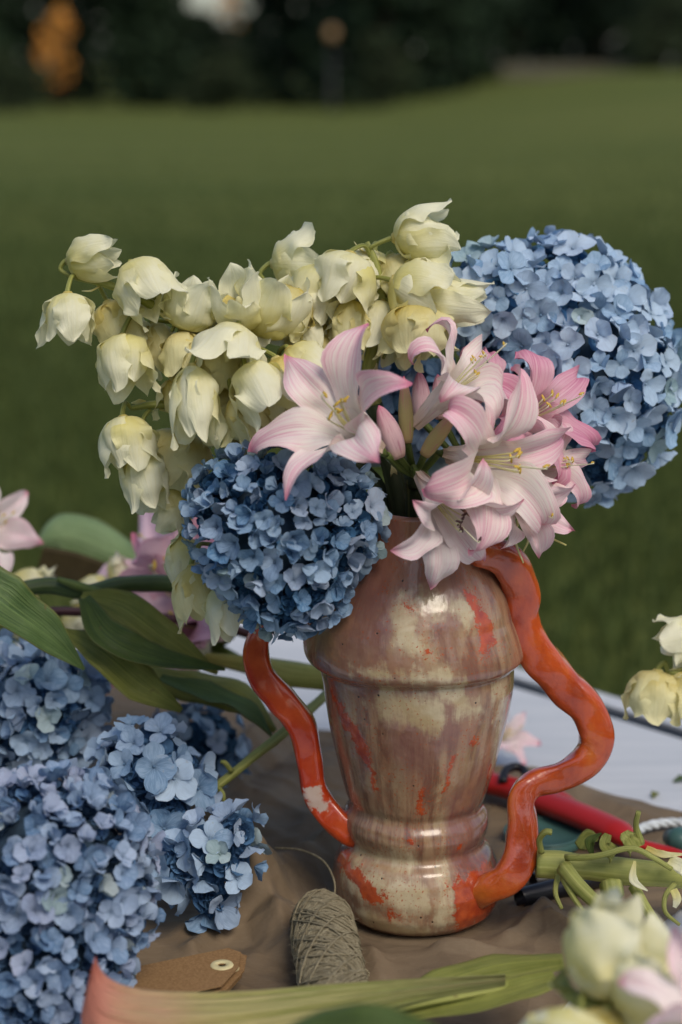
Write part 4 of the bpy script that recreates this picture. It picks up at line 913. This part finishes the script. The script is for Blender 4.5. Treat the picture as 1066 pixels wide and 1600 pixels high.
def spathe_mesh():
    n = 9; Tt = catmull([(149, 1494, 1.085), (156, 1513, 1.085), (172, 1530, 1.085), (205, 1543, 1.088), (270, 1550, 1.095), (380, 1549, 1.105), (520, 1538, 1.12), (650, 1530, 1.14), (790, 1523, 1.16)], 6)
    Bb = catmull([(134, 1545, 1.08), (127, 1600, 1.07), (150, 1635, 1.06), (200, 1645, 1.06), (280, 1645, 1.065), (390, 1632, 1.075), (520, 1602, 1.10), (650, 1568, 1.13), (790, 1541, 1.155)], 6)
    m = len(Tt); NVv = 17; top = []; uv = []
    for a_ in range(m):
        P0 = dep(*Tt[a_]); P1 = dep(*Bb[a_]); wv_ = (P1 - P0).length
        for b_ in range(NVv):
            q = b_ / (NVv - 1); p = P0.lerp(P1, q); to = (CAM - p).normalized()
            bul = .26 * wv_ * math.sin(math.pi * q) ** .8 + .0012 * noise.noise(Vector((a_ * .12, q * 7, 2))) + .0010 * math.cos(q * 26 + a_ * .05) * min(1, a_ / 12)
            bul += .004 * max(0, 1 - q / .12) * min(1, a_ / 8)            # rolled upper lip
            top.append(p + to * bul - s8.location); uv.append((q, a_ / (m - 1)))
    k_ = len(top); back = FWD * .0014; v = top + [p + back for p in top]; f = []
    for a_ in range(m - 1):
        for b_ in range(NVv - 1):
            c_ = a_ * NVv + b_; f.append((c_, c_ + 1, c_ + NVv + 1, c_ + NVv)); f.append((k_ + c_, k_ + c_ + NVv, k_ + c_ + NVv + 1, k_ + c_ + 1))
        for b_ in (0, NVv - 1):
            c_ = a_ * NVv + b_; f.append((c_, c_ + NVv, k_ + c_ + NVv, k_ + c_))
    for a_ in (0, m - 1):
        for b_ in range(NVv - 1):
            c_ = a_ * NVv + b_; f.append((c_, c_ + 1, k_ + c_ + 1, k_ + c_))
    return fixn(mesh_from('spathe', v, f, uv + uv, M['spathe']))
link('spathe', spathe_mesh(), s8)
mb = MB(); tube(mb, [p - s8.location for p in catmull(T3([(350, 1590, 1.11), (520, 1575, 1.125), (660, 1556, 1.14), (790, 1536, 1.16)]), 6)], [.010, .009, .0075, .005], 12, .6, True, .1, 0, (0, -.5, .8)); link('stalk', mb.me('stalk', M['stem_y']), s8)
s9 = thing('olive_leaf', 'long olive green leaf in front of the vase foot under the calla stalk', 'leaf', dep(740, 1520, 1.17))
add_leaf(s9, [(600, 1570, 1.15), (690, 1535, 1.17), (780, 1508, 1.18), (880, 1500, 1.18)], [10, 30, 32, 14], (0, -.4, .9), 'leaf_y', -.5, .2)
add_leaf(s9, [(560, 1592, 1.13), (680, 1575, 1.14), (780, 1555, 1.15), (870, 1530, 1.16)], [10, 26, 28, 20], (0, -.5, .9), 'leaf_y', .3, -.2)
s10 = thing('dark_leaf', 'very blurred dark green leaf at the bottom edge of the photo', 'leaf', dep(580, 1620, .92))
add_leaf(s10, [(400, 1640, .93), (500, 1612, .92), (600, 1606, .91), (760, 1650, .90)], [10, 36, 38, 10], (0, -.8, .6), 'leaf_d', -.3)

# thick cut yucca stem at right
s11 = thing('cut_yucca_stem', 'thick stripped green flower stem with curling shoots lying right of the vase', 'stem', onZ(950, 1390, TZ + .02))
o_ = s11.location; tS = 1.345
mb = MB(); P = catmull(T3([(838, 1350, 1.33), (880, 1352, 1.33), (940, 1358, 1.33), (1000, 1364, 1.33), (1060, 1368, 1.33), (1140, 1376, 1.33)]), 8)
tube(mb, [p - o_ for p in P], [w_ / F * tS for w_ in (21, 22, 19, 22, 19, 20, 20)], 20, 1, True, .08); link('stem', mb.me('stem', M['stem_y']), s11)
for pts, r_ in [([(846, 1332, 1.32), (843, 1312, 1.315), (852, 1300, 1.31), (862, 1300, 1.31)], (.0022, .002, .0022)), ([(880, 1355, 1.312), (905, 1385, 1.30), (940, 1418, 1.29)], (.0055, .005, .0045)),
                ([(872, 1368, 1.32), (868, 1395, 1.31), (878, 1420, 1.305)], (.0022, .0018, .0012)), ([(880, 1372, 1.31), (895, 1400, 1.30), (912, 1425, 1.295)], (.0026, .002, .0016)),
                ([(884, 1340, 1.315), (930, 1338, 1.305), (985, 1325, 1.305), (1020, 1340, 1.305), (1050, 1358, 1.305)], (.0024, .002, .0016)), ([(1000, 1318, 1.32), (994, 1290, 1.315), (998, 1268, 1.31)], (.0035, .002, .0018)),
                ([(1055, 1380, 1.31), (1040, 1400, 1.305), (1040, 1425, 1.30), (1062, 1445, 1.30)], (.002, .0016, .0012)), ([(990, 1385, 1.31), (1010, 1420, 1.30), (1030, 1450, 1.30)], (.004, .0036, .003)), ([(955, 1380, 1.31), (958, 1400, 1.305)], (.008, .0075))]:
    mb = MB(); tube(mb, [p - o_ for p in catmull(T3(pts), 5)], r_, 8, 1, True, .12); link('side_shoot', mb.me('side_shoot', M['stem_y']), s11)
for pts, wpx, mt in [([(925, 1335, 1.318), (922, 1315, 1.315), (940, 1302, 1.312)], (3, 9, 1), 'stem_g'), ([(960, 1338, 1.315), (945, 1320, 1.31), (950, 1303, 1.31)], (14, 11, 6), 'stem_y'), ([(990, 1328, 1.315), (980, 1310, 1.31), (975, 1300, 1.31)], (14, 14, 7), 'stem_y'),
                     ([(992, 1345, 1.308), (990, 1375, 1.30), (1012, 1392, 1.30)], (2, 7, 1), 'bell'), ([(1010, 1325, 1.315), (1035, 1335, 1.31), (1066, 1335, 1.31)], (4, 6, 2), 'bell_y'), ([(1045, 1345, 1.31), (1066, 1355, 1.305), (1080, 1370, 1.305)], (9, 12, 9), 'bell'), ([(905, 1325, 1.33), (920, 1308, 1.34), (935, 1312, 1.34)], (10, 12, 3), 'leaf_y'),
                     ([(1052, 1390, 1.30), (1058, 1405, 1.30), (1054, 1418, 1.30)], (6, 7, 3), 'bell')]:
    add_leaf(s11, [p for p in pts], wpx, (0, -.7, .6), mt, .4, .3, .5, 'bract', 5)

# ---------------------------------------------------------------- twine
axb = onZ(532, 1600, TZ + .025); axt = dep(499, 1450, 1.330)
axt = Vector((axt.x, axt.y, max(axt.z, TZ + .026)))
tw = thing('twine_spool', 'spool of natural jute twine lying on the kraft paper beside the vase foot', 'twine', onZ(510, 1500))
ax = axt - axb; Lt = ax.length; axn = ax.normalized(); u1 = axn.orthogonal().normalized(); u2 = axn.cross(u1); P = []
rs_ = random.Random(5); RW = .0196
def wind(n, ampl0, ampl1, tilt, r0, layers):
    P = []; K = 20
    for i in range(n * K):
        s = i / (n * K); ph = 2 * math.pi * i / K
        zc_ = ampl0 + (ampl1 - ampl0) * (.5 - .5 * math.cos(s * math.pi * layers))
        z = zc_ + tilt * math.sin(ph + s * 5) + .02 * math.sin(s * 41); z = max(-.02, min(1.02, z))
        rr = RW * (1 - max(0, (z - .78) / .24) ** 2.6 * .60) * (.96 + .08 * z if z < .5 else 1)
        rr = rr + r0 * (1 + s * .6) + .0003 * math.sin(ph * 1.3 + i * .01)
        P.append(axb + ax * z + (u1 * math.cos(ph) + u2 * math.sin(ph)) * rr)
    return [p - tw.location for p in P]
mb = MB(); tube(mb, wind(92, 0, 1.0, .04, .0, 1), [.00105], 6, uvscale=500) if False else tube(mb, wind(130, 0, 1.0, .03, .0, 1), .0009, 6, uvscale=500)
tube(mb, wind(46, .05, .93, .13, .0006, 3), .0008, 6, uvscale=500); tube(mb, wind(20, .15, .8, -.22, .0012, 3), .0008, 6, uvscale=500)
link('wound_twine', mb.me('wound_twine', M['jute']), tw)
mb = MB(); tube(mb, [axb + ax * (.02) - tw.location, axb + ax * .6 - tw.location, axb + ax * .86 - tw.location, axb + ax * .98 - tw.location], [RW * .99, RW * .99, RW * .93, RW * .4], 20); link('twine_core', mb.me('twine_core', M['jute']), tw)
mb = MB(); tube(mb, [p - tw.location for p in catmull([dep(430, 1325, 1.40), dep(470, 1328, 1.385), dep(505, 1345, 1.37), dep(522, 1375, 1.35), dep(522, 1400, 1.34), axt + Vector((.006, 0, .012))], 8)], .0007, 6, uvscale=500); link('loose_end', mb.me('loose_end', M['jute']), tw)
mb = MB(); tube(mb, [p - tw.location for p in catmull([dep(540, 1520, 1.262), dep(562, 1514, 1.262), dep(576, 1520, 1.262), dep(568, 1530, 1.262), dep(545, 1528, 1.262), dep(520, 1535, 1.262)], 6)], .0010, 6, uvscale=500); link('loose_end', mb.me('loose_end', M['jute']), tw)
mb = MB()
for i in range(700):
    z = rs_.random(); ph = rs_.random() * 6.28; d = u1 * math.cos(ph) + u2 * math.sin(ph); p = axb + ax * z - tw.location + d * (RW * (1 - max(0, (z - .78) / .24) ** 2.6 * .60) + .001)
    q = (d + Vector((rs_.gauss(0, 1), rs_.gauss(0, 1), rs_.gauss(0, 1))) * .9).normalized() * rs_.uniform(.002, .006); sd_ = q.orthogonal().normalized() * .00008
    mb.add([p - sd_, p + sd_, p + q], [(0, 1, 2)])
link('fuzz', mb.me('fuzz', M['jute'], False), tw, kind='stuff')

# ---------------------------------------------------------------- kraft tags
def tag_obj(dx, dy, z, label):
    O = onZ(347, 1509, z); t = thing('gift_tag', label, 'tag', O, 'kraft tags in a stack')
    cor = [(120, 1530), (175, 1519), (357, 1482), (377, 1489), (373, 1512), (347, 1541), (180, 1575), (125, 1585)]
    P = [onZ(x + dx, y + dy, z) - O for x, y in cor]; c = onZ(347 + dx, 1509 + dy, z) - O; hole = [c + Vector((math.cos(a_) * .0024, math.sin(a_) * .0024, 0)) for a_ in np.linspace(0, 2 * math.pi, 16, endpoint=False)]
    tri = geometry.tessellate_polygon([P, hole]); al = P + hole; n = len(al); v = [p + Vector((0, 0, .0004)) for p in al] + [p - Vector((0, 0, .0004)) for p in al]
    f = [tuple(t_) for t_ in tri] + [tuple(i + n for i in t_)[::-1] for t_ in tri]; m = len(P)
    f += [(i, (i + 1) % m, (i + 1) % m + n, i + n) for i in range(m)] + [(m + i, m + (i + 1) % 16, m + (i + 1) % 16 + n, m + i + n) for i in range(16)]
    link('card', fixn(mesh_from('card', v, f, None, M['card'], False)), t)
    mb = MB(); rr = [(.0026, .0004), (.0028, .0010), (.0068, .0010), (.0072, .0004)]; v = []; 
    for r_, z_ in rr: v += [c + Vector((math.cos(a_) * r_, math.sin(a_) * r_, z_)) for a_ in np.linspace(0, 2 * math.pi, 28, endpoint=False)]
    f = [(i * 28 + j, i * 28 + (j + 1) % 28, (i + 1) * 28 + (j + 1) % 28, (i + 1) * 28 + j) for i in range(3) for j in range(28)]; mb.add(v, f); link('eyelet', fixn(mb.me('eyelet', M['eyelet'])), t)
    return t
tag_obj(0, 0, TZ + .030, 'brown kraft tag with a cream eyelet on top of its stack')
tag_obj(9, 5, TZ + .0265, 'brown kraft tag just beneath the top tag')
tag_obj(5, 14, TZ + .023, 'lowest brown kraft tag of the stack')

# ---------------------------------------------------------------- tools behind the vase on the right
pr = thing('pruning_shears', 'red handled pruning shears lying behind the right vase handle', 'pruning shears', onZ(900, 1290))
o_ = pr.location
def table_pts(L_): return [onZ(x, y, TZ + h_) - o_ for x, y, h_ in L_]
mb = MB(); tube(mb, catmull(table_pts([(760, 1222, .022), (800, 1232, .022), (860, 1256, .022), (920, 1280, .022), (965, 1300, .022), (985, 1316, .021), (1010, 1322, .020), (1060, 1335, .018), (1120, 1362, .016)]), 6), [w_ / F * 1.58 for w_ in (24, 25, 26, 26, 25, 13, 11, 10, 9)], 16, .7, True, 0, 0, (0, .2, 1)); link('handle', mb.me('handle', M['red']), pr)
mb = MB(); tube(mb, catmull(table_pts([(760, 1222, .012), (830, 1226, .012), (880, 1246, .012), (905, 1262, .012)]), 6), [w_ / F * 1.6 for w_ in (12, 12, 11, 5)], 12, .7, True, 0, 0, (0, .2, 1)); link('handle', mb.me('handle', M['red']), pr)
mb = MB(); tube(mb, catmull(table_pts([(765, 1220, .02), (720, 1208, .02), (670, 1200, .018), (630, 1205, .016)]), 5), [.010, .012, .008, .001], 10, .25, True, 0, 0, (0, 0, 1)); link('blade', mb.me('blade', M['steel']), pr)
mb = MB(); tube(mb, catmull(table_pts([(786, 1222, .03), (790, 1205, .035), (806, 1198, .036), (820, 1205, .034), (820, 1222, .03)]), 6), .0035, 8); link('safety_catch', mb.me('safety_catch', M['black']), pr)
def disc_stack(name, label, cat, px, py, r_, hh, mat, z=TZ + .004):
    O = onZ(px, py, z); t = thing(name, label, cat, O); P = [(0, 0), (r_ * .96, 0), (r_, hh * .3), (r_, hh), (r_ * .93, hh + .0015), (r_ * .88, hh), (r_ * .3, hh * .96), (0, hh * .96)]; v = []; S = 40
    for a_, b_ in P: v += [(a_ * math.cos(q) + 1e-6, a_ * math.sin(q), b_) for q in np.linspace(0, 2 * math.pi, S, endpoint=False)]
    f = [(i * S + j, i * S + (j + 1) % S, (i + 1) * S + (j + 1) % S, (i + 1) * S + j) for i in range(len(P) - 1) for j in range(S)]
    return t, v, f
t, v, f = disc_stack('tin_lid', 'round flat teal tin lid behind the right vase handle', 'lid', 848, 1318, .029, .008, 'teal')
link('lid_plate', fixn(mesh_from('lid_plate', v, f, None, M['teal'])), t)
mb = MB(); S = 40; tube(mb, [(math.cos(q) * .0287, math.sin(q) * .0287, .0095) for q in np.linspace(0, 2 * math.pi, S)], .0009, 6, cap=False); link('rolled_rim', mb.me('rolled_rim', M['teal']), t)
for (p0, p1, rr, lb) in [((812, 1404), (955, 1366), .0072, 'black hollow marker tube nearest the vase foot'), ((833, 1379), (930, 1362), .0072, 'black tube behind the nearer black marker tube')]:
    zp = max(kraft_z(*onZ(*p0).to_2d()), kraft_z(*onZ(*p1).to_2d())) + rr; a_ = onZ(*p0, zp); b_ = onZ(*p1, zp); t = thing('marker_pen', lb, 'pen', a_, 'black pens on the paper'); d = (b_ - a_)
    mb = MB(); tube(mb, [Vector((0, 0, 0)), d * .02, d * .7], [rr * .93, rr, rr], 18, cap=False)
    n_ = len(mb.v); tube(mb, [Vector((0, 0, 0)), d * .12, d * .125], [rr * .93, rr * .62, .0001], 18, cap=False); link('cap', mb.me('cap', M['black']), t)
    mb = MB(); tube(mb, [d * .7, d * .71, d], [rr * 1.0, rr * .9, rr * .9], 18); link('barrel', mb.me('barrel', M['black']), t)
ct = thing('cord_loop', 'silvery braided cord loop at the right edge behind the cut stem', 'cord', onZ(1040, 1300))
mb = MB(); pts = [onZ(x, y, TZ + .010) - ct.location for x, y in [(985, 1310), (1000, 1296), (1030, 1287), (1070, 1286), (1110, 1296), (1115, 1320), (1070, 1335), (1030, 1330)]]
PP = catmull(pts, 12)
for s_ in range(3):
    T_, N_ = frames(PP); tube(mb, [p + Quaternion(T_[i], i * .45 + s_ * 2.09) @ N_[i] * .0018 for i, p in enumerate(PP)], .0021, 7)
link('braid', mb.me('braid', M['cordw']), ct)
mb = MB(); tube(mb, [p - ct.location for p in [onZ(1046, 1308, TZ + .018), onZ(1058, 1312, TZ + .02), onZ(1085, 1318, TZ + .018)]], [.006, .010, .007], 12); link('clasp', mb.me('clasp', M['teal']), ct)

# small leaf scraps and fallen petals
for i, (px, py, L_, az, mt, lb, cat) in enumerate([(1052, 1222, .016, .4, 'leaf_m', 'small green leaf scrap nearest the right edge on the white table', 'leaf scrap'), (1020, 1247, .012, 1.1, 'leaf_y', 'tiny olive leaf scrap on the white table near the paper edge', 'leaf scrap'),
        (905, 1215, .011, 2.2, 'lily_pale', 'pale fallen petal on the white table inside the curve of the right handle', 'petal'), ]):
    O = onZ(px, py, (TZ + .001) if i < 3 else kraft_z(*onZ(px, py).to_2d()) + .002); d = Vector((math.cos(az), math.sin(az), 0)) * L_
    lf = leafshape([Vector((0, 0, 0)), d * .5 + Vector((0, 0, .002)), d + Vector((0, 0, .001))], [L_ * .05, L_ * .28, L_ * .04], (0, 0, 1), .3, 7, 5, .0004, .2, .4, i)
    o = link('leaf_scrap' if 'leaf' in cat else 'fallen_petal', lf.me('scrap', M[mt])); o.location = O; o['label'] = lb; o['category'] = cat
